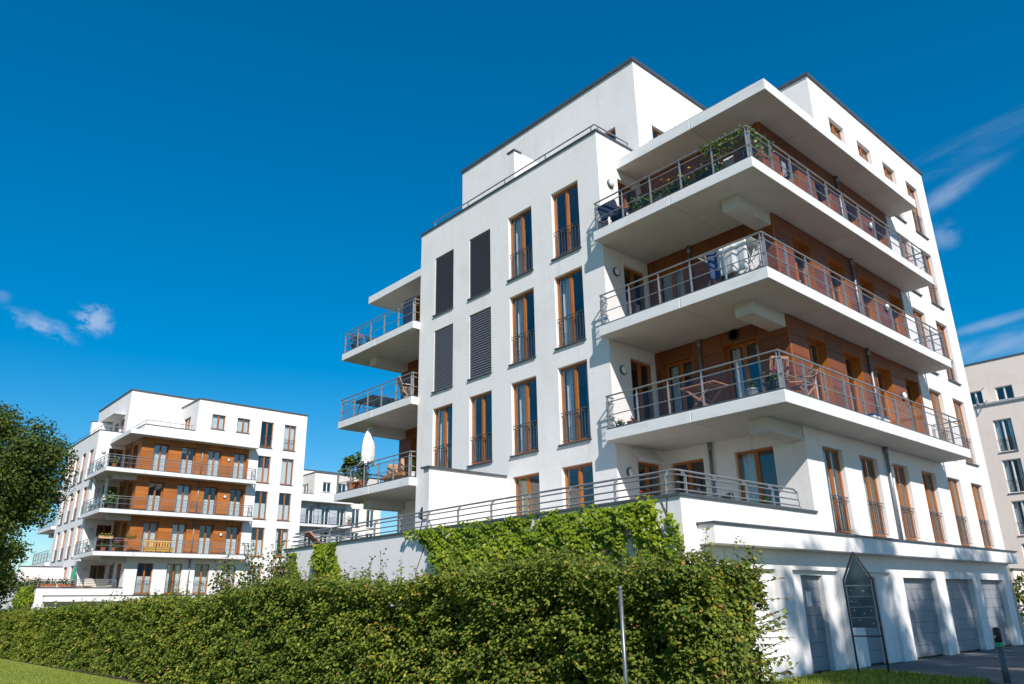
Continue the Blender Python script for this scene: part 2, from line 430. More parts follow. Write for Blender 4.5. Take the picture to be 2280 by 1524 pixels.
# ------------------------------------------------------------------ leaves
def leaf_mesh(name, mat, P, Nn, A, S, rnd, wid=0.42, fold=0.10):
    """many small folded leaves: positions, normals, leaf axes, sizes, colour picks"""
    n = len(P)
    Nn = Nn / np.maximum(np.linalg.norm(Nn, axis=1, keepdims=True), 1e-9)
    A = A - Nn * np.sum(A * Nn, axis=1, keepdims=True)
    A = A / np.maximum(np.linalg.norm(A, axis=1, keepdims=True), 1e-9)
    B = np.cross(Nn, A)
    S = S[:, None]
    co = np.empty((n, 6, 3))
    co[:, 0] = P
    co[:, 1] = P + S * (0.32 * A + wid * B + fold * Nn)
    co[:, 2] = P + S * (0.74 * A + wid * 0.68 * B + fold * 0.5 * Nn)
    co[:, 3] = P + S * (1.0 * A - fold * 0.7 * Nn)
    co[:, 4] = P + S * (0.74 * A - wid * 0.68 * B + fold * 0.5 * Nn)
    co[:, 5] = P + S * (0.32 * A - wid * B + fold * Nn)
    me = bpy.data.meshes.new(name)
    me.vertices.add(n * 6); me.vertices.foreach_set('co', co.ravel())
    idx = (np.arange(n)[:, None] * 6 + np.array([0, 3, 2, 1, 0, 5, 4, 3])[None, :]).ravel()
    me.loops.add(n * 8); me.loops.foreach_set('vertex_index', idx.astype(np.int32))
    me.polygons.add(n * 2)
    me.polygons.foreach_set('loop_start', np.arange(0, n * 8, 4, dtype=np.int32))
    me.polygons.foreach_set('loop_total', np.full(n * 2, 4, dtype=np.int32))
    me.update(calc_edges=True)
    at = me.attributes.new('rnd', 'FLOAT', 'POINT')
    at.data.foreach_set('value', np.repeat(rnd, 6).astype(np.float32))
    me.materials.append(MATS[mat])
    return me
def rdir(n, bias=(0, 0, 0), amt=1.0):
    d = RNG.normal(size=(n, 3)); d /= np.linalg.norm(d, axis=1, keepdims=True)
    return d * amt + np.array(bias)[None, :]
def blob_leaves(centres, radii, per, size, mat, name, nbias=(0, 0, 0.4), shell=0.5):
    """leaves spread through a set of round clumps, thicker towards each clump's surface"""
    Ps, Ns, Rn = [], [], []
    for c, r in zip(centres, radii):
        k = max(3, int(per * (r / np.mean(radii)) ** 2))
        d = rdir(k); t = (RNG.random((k, 1)) ** shell)
        Ps.append(np.array(c)[None, :] + d * t * np.array([r, r, r * 0.85])[None, :]); Ns.append(d * 0.8 + rdir(k) * 0.7 + np.array(nbias)); Rn.append(np.clip(RNG.beta(2, 2.2, k) * 0.92 + RNG.normal(0, 0.05), 0, 1))
    P = np.concatenate(Ps); Nn = np.concatenate(Ns); R = np.concatenate(Rn)
    n = len(P)
    return leaf_mesh(name, mat, P, Nn, rdir(n, (0, 0, -0.35)), size * (0.65 + 0.7 * RNG.random(n)), R)

# ------------------------------------------------------------------ the apartment block
YS, YN, YB = -4.25, 13.49, 9.24
XR, XE, XB, XSE = 2.09, 15.45, -0.40, 10.86
YSB, YNB = -5.21, 14.50
ZB2, ZB3, ZB4, ZR = 5.59, 8.54, 11.49, 14.41
TS, TR = 0.29, 0.34
ZPAR, ZPEN, ZBLK = 15.43, 18.93, 18.02
XP, YPS, YPE = 1.85, -0.26, 9.0
XC, ZT = -3.24, 3.515
COLS = [2.95, 5.03, 7.10, 9.20, 11.30, 13.40]
CW = 1.10
WCOLS = [(7.17, 8.30), (5.08, 6.24), (2.97, 4.13), (0.86, 2.04)]
SZ = {1: (3.05, 5.20), 2: (5.90, 8.18), 3: (8.86, 11.12), 4: (11.82, 14.04)}
WZ = {1: (2.92, 5.22), 2: (5.87, 8.19), 3: (8.81, 11.14), 4: (11.76, 14.09)}
W90 = -math.pi / 2

def grid_wall(u0, u1, z0, z1, holes, depth=0.14, zones=()):
    """wall in the local x/z plane, outside at -y; holes get reveals; zones = (u0,u1,z0,z1,material index)"""
    mb = MB()
    us = sorted({u0, u1} | {c for h in holes for c in h[:2]} | {c for h in zones for c in h[:2] if u0 < c < u1})
    zs = sorted({z0, z1} | {c for h in holes for c in h[2:4]} | {c for h in zones for c in h[2:4] if z0 < c < z1})
    us = [u for u in us if u0 <= u <= u1]; zs = [z for z in zs if z0 <= z <= z1]
    for a, b in zip(us, us[1:]):
        for c, d in zip(zs, zs[1:]):
            mu, mz = (a + b) / 2, (c + d) / 2
            if any(h[0] < mu < h[1] and h[2] < mz < h[3] for h in holes): continue
            mi = next((q[4] for q in zones if q[0] < mu < q[1] and q[2] < mz < q[3]), 0)
            mb.quad((a, 0, c), (b, 0, c), (b, 0, d), (a, 0, d), mi)
    for h in holes:
        a, b, c, d = h[:4]; dp = h[4] if len(h) > 4 else depth
        mu, mz = (a + b) / 2, (c + d) / 2
        mi = next((q[4] for q in zones if q[0] < mu < q[1] and q[2] < mz < q[3]), 0)
        mb.quad((a, 0, c), (a, 0, d), (a, dp, d), (a, dp, c), mi); mb.quad((b, 0, c), (b, dp, c), (b, dp, d), (b, 0, d), mi)
        mb.quad((a, 0, c), (a, dp, c), (b, dp, c), (b, 0, c), mi); mb.quad((a, 0, d), (b, 0, d), (b, dp, d), (a, dp, d), mi)
    return mb

def frame_mb(w, h, two=True):
    mb = MB(); f, t = 0.065, 0.06
    mb.box(0, w, 0, t, 0, f + 0.02); mb.box(0, w, 0, t, h - f, h)
    mb.box(0, f, 0, t, f + 0.02, h - f); mb.box(w - f, w, 0, t, f + 0.02, h - f)
    if two:
        mb.box(w / 2 - 0.06, w / 2 + 0.06, -0.008, t - 0.008, f + 0.02, h - f)
        mb.box(w / 2 - 0.012, w / 2 + 0.012, -0.022, -0.0085, f + 0.02, h - f)
    return mb
def pane_mb(w, h): return MB().box(0, w, 0, 0.012, 0, h)
def curtain_mb(w, h, ph):
    mb = MB(); n = max(8, int(w * 30))
    for i in range(n):
        a, b = w * i / n, w * (i + 1) / n
        ya, yb = 0.02 * math.sin(a * 52 + ph) + 0.008 * math.sin(a * 23), 0.02 * math.sin(b * 52 + ph) + 0.008 * math.sin(b * 23)
        mb.quad((a, ya, 0), (b, yb, 0), (b, yb, h), (a, ya, h))
    return mb
def juliet_mb(w):
    mb = MB()
    for z in (0.93, 0.84, 0.10): mb.tube([(0.0, 0, z), (w, 0, z)], 0.013 if z > 0.9 else 0.010, 6, cap=False)
    n = int(round(w / 0.118))
    for i in range(1, n): mb.bar((w * i / n, 0, 0.10), (w * i / n, 0, 0.84), 0.013, 0.013)
    for x in (0.30 * w, 0.70 * w): mb.tube([(x, -0.012, 0.885), (x, 0.03, 0.885)], 0.03, 8)
    return mb
def blind_mb(w, h):
    mb = MB(); n = int(h / 0.088)
    for i in range(n):
        z = 0.03 + (h - 0.06) * i / n
        mb.quad((0.03, -0.022, z), (w - 0.03, -0.022, z), (w - 0.03, 0.012, z + 0.074), (0.03, 0.012, z + 0.074))
    mb.box(0, 0.028, -0.015, 0.045, 0, h); mb.box(w - 0.028, w, -0.015, 0.045, 0, h)
    mb.box(0.03, w - 0.03, 0.04, 0.05, 0, h)
    return mb
WR = random.Random(11)
def window(B, loc, rz, w, h, rail=False, sill=True, blind=False, depth=0.12, curtain=None, detail=2, fmat='wood_frame', two=True):
    w = round(w, 3); h = round(h, 3)
    c, s = math.cos(rz), math.sin(rz)
    def at(x, y, z): return (loc[0] + c * x - s * y, loc[1] + s * x + c * y, loc[2] + z)
    fr = link(bpy.data.objects.new('window', cached(('window', w, h, two), lambda: frame_mb(w, h, two), fmat)), B, at(0, depth, 0), rz)
    def sub(name, me, x, y, z):
        return link(bpy.data.objects.new(name, me), fr, (x, y, z), 0)
    f = 0.065
    if two:
        pw = w / 2 - f - 0.06
        for x in (f, w / 2 + 0.06):
            pn = sub('pane', cached(('pane', round(pw, 3), h), lambda: pane_mb(pw, h - 2 * f - 0.02), 'window_glass'), x, 0.024, f + 0.02)
            pn.rotation_euler = (WR.uniform(-.004, .004), 0, WR.uniform(-.012, .012))
    else:
        sub('pane', cached(('pane', w, h), lambda: pane_mb(w - 2 * f, h - 2 * f - 0.02), 'window_glass'), f, 0.024, f + 0.02)
    if sill: sub('sill', cached(('sill', w), lambda: MB().box(-0.06, w + 0.03, -depth - 0.06, 0.0, -0.045, -0.002), 'coping_metal'), 0, 0, 0)
    if rail: sub('guard_rail', cached(('guard_rail', w), lambda: juliet_mb(w), 'railing_dark'), 0, -0.07, 0)
    if blind: sub('blind', cached(('blind', w, h), lambda: blind_mb(w, h), blind), 0, -0.075, 0)
    elif detail > 1 or curtain:
        k = WR.random() if curtain is None else curtain
        if k < 0.85:
            cm = 'curtain_yellow' if 0.80 < k else 'curtain_sheer'
            if k < 0.25: sub('curtain', cached(('curtain', w, h, 0), lambda: curtain_mb(w - 0.1, h - 0.1, 0.3), cm), 0.05, 0.16, 0.05)
            elif k < 0.55:
                for x in (0.02, w * 0.72): sub('curtain', cached(('curtain', w, h, 1), lambda: curtain_mb(w * 0.26, h - 0.08, 1.7), cm), x, 0.18, 0.04)
            elif k < 0.70: sub('curtain', cached(('curtain', w, h, 2), lambda: curtain_mb(w - 0.1, h * 0.55, 0.9), cm), 0.05, 0.16, 0.05)
            else: sub('curtain', cached(('curtain', w, h, 3), lambda: curtain_mb(w * 0.40, h - 0.08, 2.6), cm), 0.04, 0.18, 0.04)
    return fr

def dashes(a, b, step):
    n = max(1, int(round((b - a) / step))); return [a + (b - a) * i / n for i in range(n + 1)]
def balcony_rail(B, pts, z, glass=True, skip_first=False):
    """posts, handrail, two rails and glass panels along a plan path"""
    pts = [Vector((p[0], p[1], 0)) for p in pts]
    ch = MB()
    for a, b in zip(pts, pts[1:]):
        ch.bar((a.x, a.y, z + 0.025), (b.x, b.y, z + 0.025), 0.055, 0.05)
    root = obj('balcony_railing', ch, 'railing_dark', B)
    for name, hz, r, off in (('handrail', 0.93, 0.024, 0.0), ('rail', 0.765, 0.016, 0), ('rail', 0.40, 0.014, 0)):
        mb = MB()
        for a, b in zip(pts, pts[1:]): mb.tube([(a.x, a.y, z + hz), (b.x, b.y, z + hz)], r, 8)
        obj(name, mb, 'railing_metal', root, smooth=False)
    post = cached('post', lambda: MB().box(-0.012, 0.012, -0.032, 0.032, 0.045, 0.80).bar((0, 0, 0.80), (0, 0, 0.915), 0.024, 0.02), 'railing_metal')
    for a, b in zip(pts, pts[1:]):
        L = (b - a).length; d = (b - a) / L; ang = math.atan2(d.y, d.x)
        ps = dashes(0.05, L - 0.05, 1.02) if L > 0.6 else [L - 0.04]
        for q in ps: link(bpy.data.objects.new('post', post), root, (a.x + d.x * q, a.y + d.y * q, z), ang)
        if glass and L > 0.3:
            if L <= 0.6: ps = [0.03, L - 0.06]
            for q0, q1 in zip(ps, ps[1:]):
                w = round(q1 - q0 - 0.05, 2)
                gl = cached(('glass_panel', w), lambda: MB().box(0, w, -0.004, 0.004, 0, 0.70), 'railing_glass')
                link(bpy.data.objects.new('glass_panel', gl), root, (a.x + d.x * (q0 + 0.025), a.y + d.y * (q0 + 0.025), z + 0.055), ang)
    return root

def coping(B, x0, x1, y0, y1, z, w=0.30, h=0.05, over=0.05, sides='wesn', mat='coping_metal'):
    """metal cap along the edges of a flat roof or parapet"""
    mb = MB()
    if 'w' in sides: mb.box(x0 - over, x0 + w, y0 - over, y1 + over, z, z + h)
    if 'e' in sides: mb.box(x1 - w, x1 + over, y0 - over, y1 + over, z, z + h)
    xa = x0 + w if 'w' in sides else x0; xb = x1 - w if 'e' in sides else x1
    if 's' in sides: mb.box(xa, xb, y0 - over, y0 + w, z, z + h)
    if 'n' in sides: mb.box(xa, xb, y1 - w, y1 + over, z, z + h)
    return obj('coping', mb, mat, B)

def rooftop_rail(B, pts, z, h):
    pts = [Vector((p[0], p[1], z + h)) for p in pts]
    mb = MB()
    for a, b in zip(pts, pts[1:]): mb.tube([a, b], 0.024, 8)
    root = obj('roof_railing', mb, 'railing_metal', B)
    pm = cached(('post', round(h, 2)), lambda: MB().bar((0, 0, 0), (0, 0, h), 0.03, 0.03), 'railing_metal')
    for a, b in zip(pts, pts[1:]):
        L = (b - a).length; d = (b - a) / L
        for q in dashes(0.15, L - 0.15, 1.9): link(bpy.data.objects.new('post', pm), root, (a.x + d.x * q, a.y + d.y * q, z), 0)
    return root

def wood_cladding(B, zones, holes, mat, rz, org):
    """single panels with open joints over a wall zone, round its window openings"""
    c, s = math.cos(rz), math.sin(rz)
    n = 0
    for (u0, u1, z0, z1) in zones:
        hs = sorted([h for h in holes if h[0] < u1 and h[1] > u0 and h[2] < z1 and h[3] > z0])
        rects = []
        cur = u0
        for h in hs:
            if h[0] - cur > 0.06: rects.append((cur, h[0], z0, z1))
            top = h[3]
            rects.append((h[0], h[1], top, z1)); cur = h[1]
            if h[2] - z0 > 0.08: rects.append((h[0], h[1], z0, h[2]))
        if u1 - cur > 0.06: rects.append((cur, u1, z0, z1))
        for (a, b, p, q) in rects:
            rows = max(1, int(round((q - p) / 0.54)))
            for i in range(rows):
                za, zb = p + (q - p) * i / rows, p + (q - p) * (i + 1) / rows
                w, hh = round(b - a - 0.014, 3), round(zb - za - 0.012, 3)
                if w < 0.05 or hh < 0.05: continue
                me = cached(('wood_panel', w, hh), lambda: MB().box(0, w, -0.024, 0, 0, hh), mat)
                x = a + 0.007; y = -0.012
                link(bpy.data.objects.new('wood_panel', me), B, (org[0] + c * x - s * y, org[1] + s * x + c * y, org[2] + za + 0.006), rz)
        # lining of the openings
        for h in hs:
            a, b, p, q = h[:4]
            w, hh = round(b - a, 3), round(q - p, 3)
            def lin(w=w, hh=hh):
                mb = MB()
                mb.box(0.0, 0.022, -0.034, 0.22, 0, hh); mb.box(w - 0.022, w, -0.034, 0.22, 0, hh)
                mb.box(0.022, w - 0.022, -0.034, 0.22, hh - 0.022, hh)
                return mb
            link(bpy.data.objects.new('window_surround', cached(('window_surround', w, hh), lin, 'wood_frame' if mat != 'wood_grey' else mat)), B, (org[0] + c * a, org[1] + s * a, org[2] + p), rz)

def garage_door(B, x0, x1, h, y, rows):
    w = round(x1 - x0, 3); rh = (h - 0.03) / rows
    d = obj('garage_door', MB().box(0, w, 0.03, 0.05, 0.0, h), 'plastic_black', B, (x0, y, 0.0))
    pm = cached(('door_panel', w, round(rh, 3)), lambda: MB().box(0.01, w - 0.01, 0, 0.03, 0.004, rh - 0.004), 'garage_grey')
    for i in range(rows): link(bpy.data.objects.new('door_panel', pm), d, (0, 0, 0.03 + i * rh), 0)
    obj('handle', MB().tube([(0.10, -0.03, h * 0.46), (0.10, 0.0, h * 0.46)], 0.025, 10), 'plastic_black', d)
    return d

def build_block(T, label, white, wood, detail, main=False):
    B = thing('apartment_building', label, 'building', T)
    # ---- walls
    wood_z = [(ZB2 + TS, ZB3), (ZB3 + TS, ZB4), (ZB4 + TS, ZR)]
    wh = [(YB - b, YB - a, *WZ[l]) for l in (1, 2, 3, 4) for a, b in WCOLS]
    obj('wall', grid_wall(0, YB, 2.9, ZPAR, wh, 0.16), white, B, (0, YB, 0), W90)
    sdoor = [(0.90, 1.97, WZ[l][0] + 0.02, WZ[l][1]) for l in (1, 2, 3, 4)]
    obj('wall', grid_wall(0, XR, 2.9, ZPAR, sdoor, 0.14), white, B, (0, 0, 0), 0)
    obj('wall', grid_wall(0, XR, 2.9, ZPAR, [], 0.14), white, B, (XR, YB, 0), math.pi)
    # recessed wall behind the corner balcony; local x runs from y=0 down to YS
    rw = [(0.20, 1.30), (2.27, 3.39)]
    rh = [(a, b, *(SZ[l] if l > 1 else (3.0, 5.23))) for l in (1, 2, 3, 4) for a, b in rw]
    zon = [(0, -YS, a, b) for a, b in wood_z]
    obj('wall', grid_wall(0, -YS, 2.9, ZR + 0.01, rh, 0.14, [z + (1,) for z in zon]), [white, 'bark'], B, (XR, 0, 0), W90)
    wood_cladding(B, zon, [h for h in rh if h[2] > 5.5], wood, W90, (XR, 0, 0))
    obj('wall', grid_wall(0, YN - YB, 2.9, ZR + 0.01, [h for h in [(0.86, 1.98, *SZ[l]) for l in (2, 3, 4)]], 0.14, [(0, YN - YB, a, b, 1) for a, b in wood_z]), [white, 'bark'], B, (XR, YN, 0), W90)
    wood_cladding(B, [(0, YN - YB, a, b) for a, b in wood_z], [(0.86, 1.98, *SZ[l]) for l in (2, 3, 4)], wood, W90, (XR, YN, 0))
    # south front
    sh = [(c, c + CW, *SZ[l]) for l in (1, 2, 3, 4) for c in COLS]
    XW = 10.45
    zon = [(XR, XW, a, b) for a, b in wood_z]
    obj('wall', grid_wall(XR, XE, 2.96, ZR + TR, sh, 0.16, [z + (1,) for z in zon]), [white, 'bark'], B, (0, YS, 0), 0)
    wood_cladding(B, zon, [h for h in sh if h[2] > 5.5 and h[0] < XW], wood, 0, (0, YS, 0))
    obj('corner_trim', MB().box(XR - 0.03, XR + 0.005, YS - 0.03, YS + 0.005, ZB2 + TS, ZB3).box(XR - 0.03, XR + 0.005, YS - 0.03, YS + 0.005, ZB3 + TS, ZB4).box(XR - 0.03, XR + 0.005, YS - 0.03, YS + 0.005, ZB4 + TS, ZR), 'wood_frame' if wood != 'wood_grey' else wood, B)
    XQ = 5.95
    topw = [(COLS[2], COLS[2] + CW, 15.76, 16.97), (COLS[3], COLS[3] + CW, 15.76, 16.97), (COLS[4], COLS[4] + CW, 14.76, 16.97), (COLS[5], COLS[5] + CW, 14.76, 16.97)]
    obj('wall', grid_wall(XQ, XE, ZR + TR, ZBLK, topw, 0.16), white, B, (0, YS, 0), 0)
    obj('wall', grid_wall(0, YPS - YS, ZR + TR, ZBLK, [(0.9, 2.4, 14.9, 16.9)], 0.14), white, B, (XQ, YPS, 0), W90)
    pw = [(2.62, 3.72, 14.85, 16.72)] if main else []
    obj('wall', grid_wall(XP, XE - 1.5, ZR + TR, ZPEN, pw, 0.16), white, B, (0, YPS, 0), 0)
    ph = [(YPE - 1.75, YPE - 0.68, 14.85, 16.80)] if main else [(YPE - 1.7, YPE - 0.55, 14.85, 16.75), (YPE - 3.4, YPE - 2.2, 14.85, 16.75), (YPE - 5.1, YPE - 3.9, 14.85, 16.75)]
    obj('wall', grid_wall(0, YPE - YPS + 0.0, ZR + TR, ZPEN, [(h[0] , h[1], h[2], h[3]) for h in ph], 0.16), white, B, (XP, YPE, 0), W90)
    for h in ph: window(B, (XP, YPE - h[0], h[2]), W90, h[1] - h[0], h[3] - h[2], detail=detail, sill=False)
    for h in pw: window(B, (h[0], YPS, h[2]), 0, h[1] - h[0], h[3] - h[2], detail=detail, sill=False)
    for h in topw: window(B, (h[0], YS, h[2]), 0, h[1] - h[0], h[3] - h[2], rail=(h[2] < 15 and detail > 1), detail=detail, fmat='wood_frame' if wood != 'wood_grey' else 'frame_white')
    window(B, (XQ, YPS - 0.9, 14.9), W90, 1.5, 2.0, detail=detail, sill=False, fmat='wood_frame' if wood != 'wood_grey' else 'frame_white')
    # plain sides and back
    obj('wall', MB().quad((XE, YS, -0.8), (XE, YN, -0.8), (XE, YN, ZBLK), (XE, YS, ZBLK)), white, B)
    obj('wall', MB().quad((XE, YN, -0.8), (XR, YN, -0.8), (XR, YN, ZR + TR), (XE, YN, ZR + TR)), white, B)
    obj('wall', MB().quad((XE - 1.5, YPE, ZR + TR), (XP, YPE, ZR + TR), (XP, YPE, ZPEN), (XE - 1.5, YPE, ZPEN)).quad((XE - 1.5, YPS, ZR + TR), (XE - 1.5, YPE, ZR + TR), (XE - 1.5, YPE, ZPEN), (XE - 1.5, YPS, ZPEN)), white, B)
    # roofs
    obj('roof', MB().box(XP + 0.3, XE - 1.8, YPS + 0.3, YPE - 0.3, ZPEN - 0.25, ZPEN - 0.06).box(XQ + 0.3, XE - 0.05, YS + 0.3, YPS, ZBLK - 0.25, ZBLK - 0.06).box(0.2, XE - 0.05, 0.02, YB - 0.02, ZR - 0.02, ZR + 0.2).box(XR + 0.3, XE - 0.05, YB, YN - 0.2, ZR - 0.02, ZR + 0.2), 'concrete_grey', B)
    coping(B, XP, XE - 1.5, YPS, YPE, ZPEN - 0.005, 0.3, 0.12, 0.06)
    coping(B, XQ, XE, YS, YPS - 0.06, ZBLK - 0.005, 0.3, 0.11, 0.06, 'wse')
    coping(B, 0, XR + 1.0, 0, YB, ZPAR - 0.003, 0.3, 0.05, 0.05, 'wsn')
    # upstand on the roof slab
    ZU = 15.40
    obj('parapet', MB().box(XR + 0.0, XR + 0.2, YS + 0.005, -0.005, ZR + TR - 0.01, ZU).box(XR + 0.2, XQ - 0.002, YS + 0.005, YS + 0.2, ZR + TR - 0.01, ZU), white, B)
    coping(B, XR, XQ - 0.07, YS, -0.07, ZU - 0.002, 0.22, 0.05, 0.04, 'ws')
    rooftop_rail(B, [(XR + 0.9, 0.2), (0.2, 0.2), (0.2, YB - 0.45)], ZPAR + 0.04, 0.40)
    rooftop_rail(B, [(XR + 0.12, -0.4), (XR + 0.12, YS + 0.12), (XQ - 0.2, YS + 0.12)], ZU + 0.04, 0.36)
    # thin wall between the roof terraces
    obj('roof_divider', MB().box(0.32, XP, 4.1, 4.42, ZR + 0.18, 16.92), white, B)
    coping(B, 0.32, XP, 4.1, 4.42, 16.917, 0.33, 0.05, 0.04, 'w'); 
    # ---- windows
    wf = 'wood_frame' if wood != 'wood_grey' else 'frame_white'
    for l in (1, 2, 3, 4):
        for i, (a, b) in enumerate(WCOLS):
            blind = (('blind_light' if l == 3 else 'blind_grey') if main and i < 2 and l in (3, 4) else False)
            cv = {0: None, 1: 0.6, 2: 0.75, 3: 0.8}[i] if main and l > 1 else None
            window(B, (0, b, WZ[l][0]), W90, b - a, WZ[l][1] - WZ[l][0], rail=(l > 1 and not blind), blind=blind, detail=detail, sill=(l > 1), fmat=wf, curtain=([0.72, 0.4, 0.72, 0.9][(i + l) % 4] if main and l > 1 else None))
        for i, cx in enumerate(COLS):
            z0, z1 = SZ[l]
            inwood = l > 1 and cx < XW
            window(B, (cx + (0.022 if inwood else 0), YS, z0), 0, CW - (0.044 if inwood else 0), z1 - z0 - (0.022 if inwood else 0), rail=(not inwood and detail > 1 and (main or l == 1)), sill=not inwood, depth=0.2 if inwood else 0.12, detail=detail, fmat=wf, curtain=(None if detail < 2 else 0.1 if main and (l == 1 or i > 3) else WR.choice([0.1, 0.6, 0.6, 0.4, 0.1, 0.6])))
        z0, z1 = sdoor[l - 1][2:4]
        window(B, (0.90, 0, z0), 0, 1.07, z1 - z0, sill=False, detail=detail, fmat=wf, curtain=0.9 if l < 3 else None)
        for k, (a, b) in enumerate(rw):
            zz = SZ[l] if l > 1 else (3.0, 5.23)
            e = 0.022 if l > 1 else 0
            window(B, (XR, -a - e, zz[0]), W90, b - a - 2 * e, zz[1] - zz[0] - e, sill=False, depth=0.2 if l > 1 else 0.12, detail=detail, fmat=wf)
        if l > 1: window(B, (XR, YN - 0.86 - 0.022, SZ[l][0]), W90, 1.12 - 0.044, SZ[l][1] - SZ[l][0] - 0.022, sill=False, depth=0.2, detail=1, fmat=wf)
    # ---- inside: floors and a dark core, so the panes look into rooms
    fl = MB()
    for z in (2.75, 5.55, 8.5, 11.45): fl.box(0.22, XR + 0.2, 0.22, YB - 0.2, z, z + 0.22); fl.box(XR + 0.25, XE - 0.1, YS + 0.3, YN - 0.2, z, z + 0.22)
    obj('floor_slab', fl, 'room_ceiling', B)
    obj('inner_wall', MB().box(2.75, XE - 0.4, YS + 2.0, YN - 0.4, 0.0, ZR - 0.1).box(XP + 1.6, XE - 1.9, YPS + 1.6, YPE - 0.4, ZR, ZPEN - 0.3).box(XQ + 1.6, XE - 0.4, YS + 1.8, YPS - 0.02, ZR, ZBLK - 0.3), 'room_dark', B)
    # ---- slabs, cast in sections with open joints
    g = 0.008
    for zb in (ZB2, ZB3, ZB4):
        for (x0, x1, y0, y1) in ((XB, XR, -2.74 + g, 0), ):
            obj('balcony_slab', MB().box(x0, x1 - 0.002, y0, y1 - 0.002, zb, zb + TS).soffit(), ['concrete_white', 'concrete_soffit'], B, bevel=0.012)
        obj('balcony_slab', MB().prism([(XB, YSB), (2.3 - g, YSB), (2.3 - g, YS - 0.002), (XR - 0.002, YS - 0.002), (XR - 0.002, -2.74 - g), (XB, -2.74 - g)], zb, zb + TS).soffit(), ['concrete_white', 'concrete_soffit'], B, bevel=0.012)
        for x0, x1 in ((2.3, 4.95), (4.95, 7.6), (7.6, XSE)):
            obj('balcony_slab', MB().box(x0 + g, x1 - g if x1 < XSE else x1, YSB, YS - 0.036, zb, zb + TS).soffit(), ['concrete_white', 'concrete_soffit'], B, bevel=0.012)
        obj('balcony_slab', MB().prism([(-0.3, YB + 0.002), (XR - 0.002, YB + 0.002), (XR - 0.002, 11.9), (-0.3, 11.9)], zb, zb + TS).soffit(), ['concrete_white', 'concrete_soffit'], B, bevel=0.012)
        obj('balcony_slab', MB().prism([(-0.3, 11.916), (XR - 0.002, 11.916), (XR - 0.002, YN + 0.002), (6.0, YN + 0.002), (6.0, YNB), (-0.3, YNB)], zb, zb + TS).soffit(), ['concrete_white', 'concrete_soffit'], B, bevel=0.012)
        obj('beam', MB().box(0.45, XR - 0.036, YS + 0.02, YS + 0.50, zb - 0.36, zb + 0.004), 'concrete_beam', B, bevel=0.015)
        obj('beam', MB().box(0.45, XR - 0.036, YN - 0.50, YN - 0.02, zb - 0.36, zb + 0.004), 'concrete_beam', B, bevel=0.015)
        z = zb + TS
        obj('balcony_floor', MB().prism([(XB + 0.12, YSB + 0.12), (XSE - 0.12, YSB + 0.12), (XSE - 0.12, YS - 0.04), (XR - 0.04, YS - 0.04), (XR - 0.04, -0.01), (XB + 0.12, -0.01)], z - 0.01, z + 0.012), 'balcony_paving', B)
        balcony_rail(B, [(-0.01, -0.05), (XB + 0.07, -0.05), (XB + 0.07, YSB + 0.07), (XSE - 0.06, YSB + 0.07), (XSE - 0.06, YS - 0.02)], z)
        balcony_rail(B, [(-0.01, YB + 0.06), (-0.3 + 0.07, YB + 0.06), (-0.3 + 0.07, YNB - 0.07), (5.9, YNB - 0.07)], z)
    for q in (((0.89, -2.79 + g), (XR + 0.25, -2.79 + g), (XR + 0.25, -0.002), (0.89, -0.002)), ((0.89, -5.19), (3.53 - g, -5.19), (3.53 - g, YS + 0.25), (XR + 0.25, YS + 0.25), (XR + 0.25, -2.79 - g), (0.89, -2.79 - g)),
              ((3.53 + g, -5.19), (7.57 - g, -5.19), (7.57 - g, YS - 0.002), (3.53 + g, YS - 0.002)), ((7.57 + g, -5.19), (10.87, -5.19), (10.87, YS - 0.002), (7.57 + g, YS - 0.002)),
              ((0.89, YB + 0.002), (XR + 0.25, YB + 0.002), (XR + 0.25, YN), (6, YN), (6, 14.55), (0.89, 14.55))):
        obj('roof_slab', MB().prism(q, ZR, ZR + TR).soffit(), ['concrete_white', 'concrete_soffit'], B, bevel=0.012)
    # ---- garage storey, terrace and ledge
    gh = [(-2.4, -0.02, -0.8, 2.15, 0.10), (0.65, 2.83, -0.8, 2.15, 0.10), (3.45, 5.70, -0.8, 2.15, 0.10),
          (6.45, 8.72, -0.8, 2.04, 0.20), (9.42, 11.65, -0.8, 2.04, 0.20), (12.33, 14.54, -0.8, 2.04, 0.20)]
    obj('wall', grid_wall(XC, 15.17, -0.8, 2.96, gh), white, B, (0, YS, 0), 0)
    for a, b, dr in ((-2.4, -0.02, None), (0.65, 2.83, (1.16, 2.18)), (3.45, 5.70, (3.95, 4.97))):
        obj('wall', grid_wall(a - 0.1, b + 0.1, -0.8, 2.3, [(dr[0], dr[1], -0.8, 2.05, 0.14)] if dr else []), white, B, (0, YS + 0.10, 0), 0)
        if dr: garage_door(B, dr[0], dr[1], 2.05, YS + 0.22, 7)
    for a, b in ((6.45, 8.72), (9.42, 11.65), (12.33, 14.54)): garage_door(B, a, b, 2.04, YS + 0.16, 7)
    obj('wall', MB().quad((15.17, YS, -0.8), (15.17, YS + 5, -0.8), (15.17, YS + 5, 2.96), (15.17, YS, 2.96)), white, B)
    obj('ledge', MB().box(-2.76, 15.17, -4.63, YS - 0.002, 2.563, 2.94), white, B, bevel=0.01)
    obj('coping', MB().box(-2.81, 15.23, -4.68, YS - 0.004, 2.94, 2.975), 'coping_metal', B)
    YT = 12.4
    obj('wall', grid_wall(0, YT - YS, -0.8, ZT - 0.05, []), white, B, (XC, YT, 0), W90)
    obj('wall', MB().quad((0.5, YT, -0.8), (XC, YT, -0.8), (XC, YT, ZT - 0.05), (0.5, YT, ZT - 0.05)), white, B)
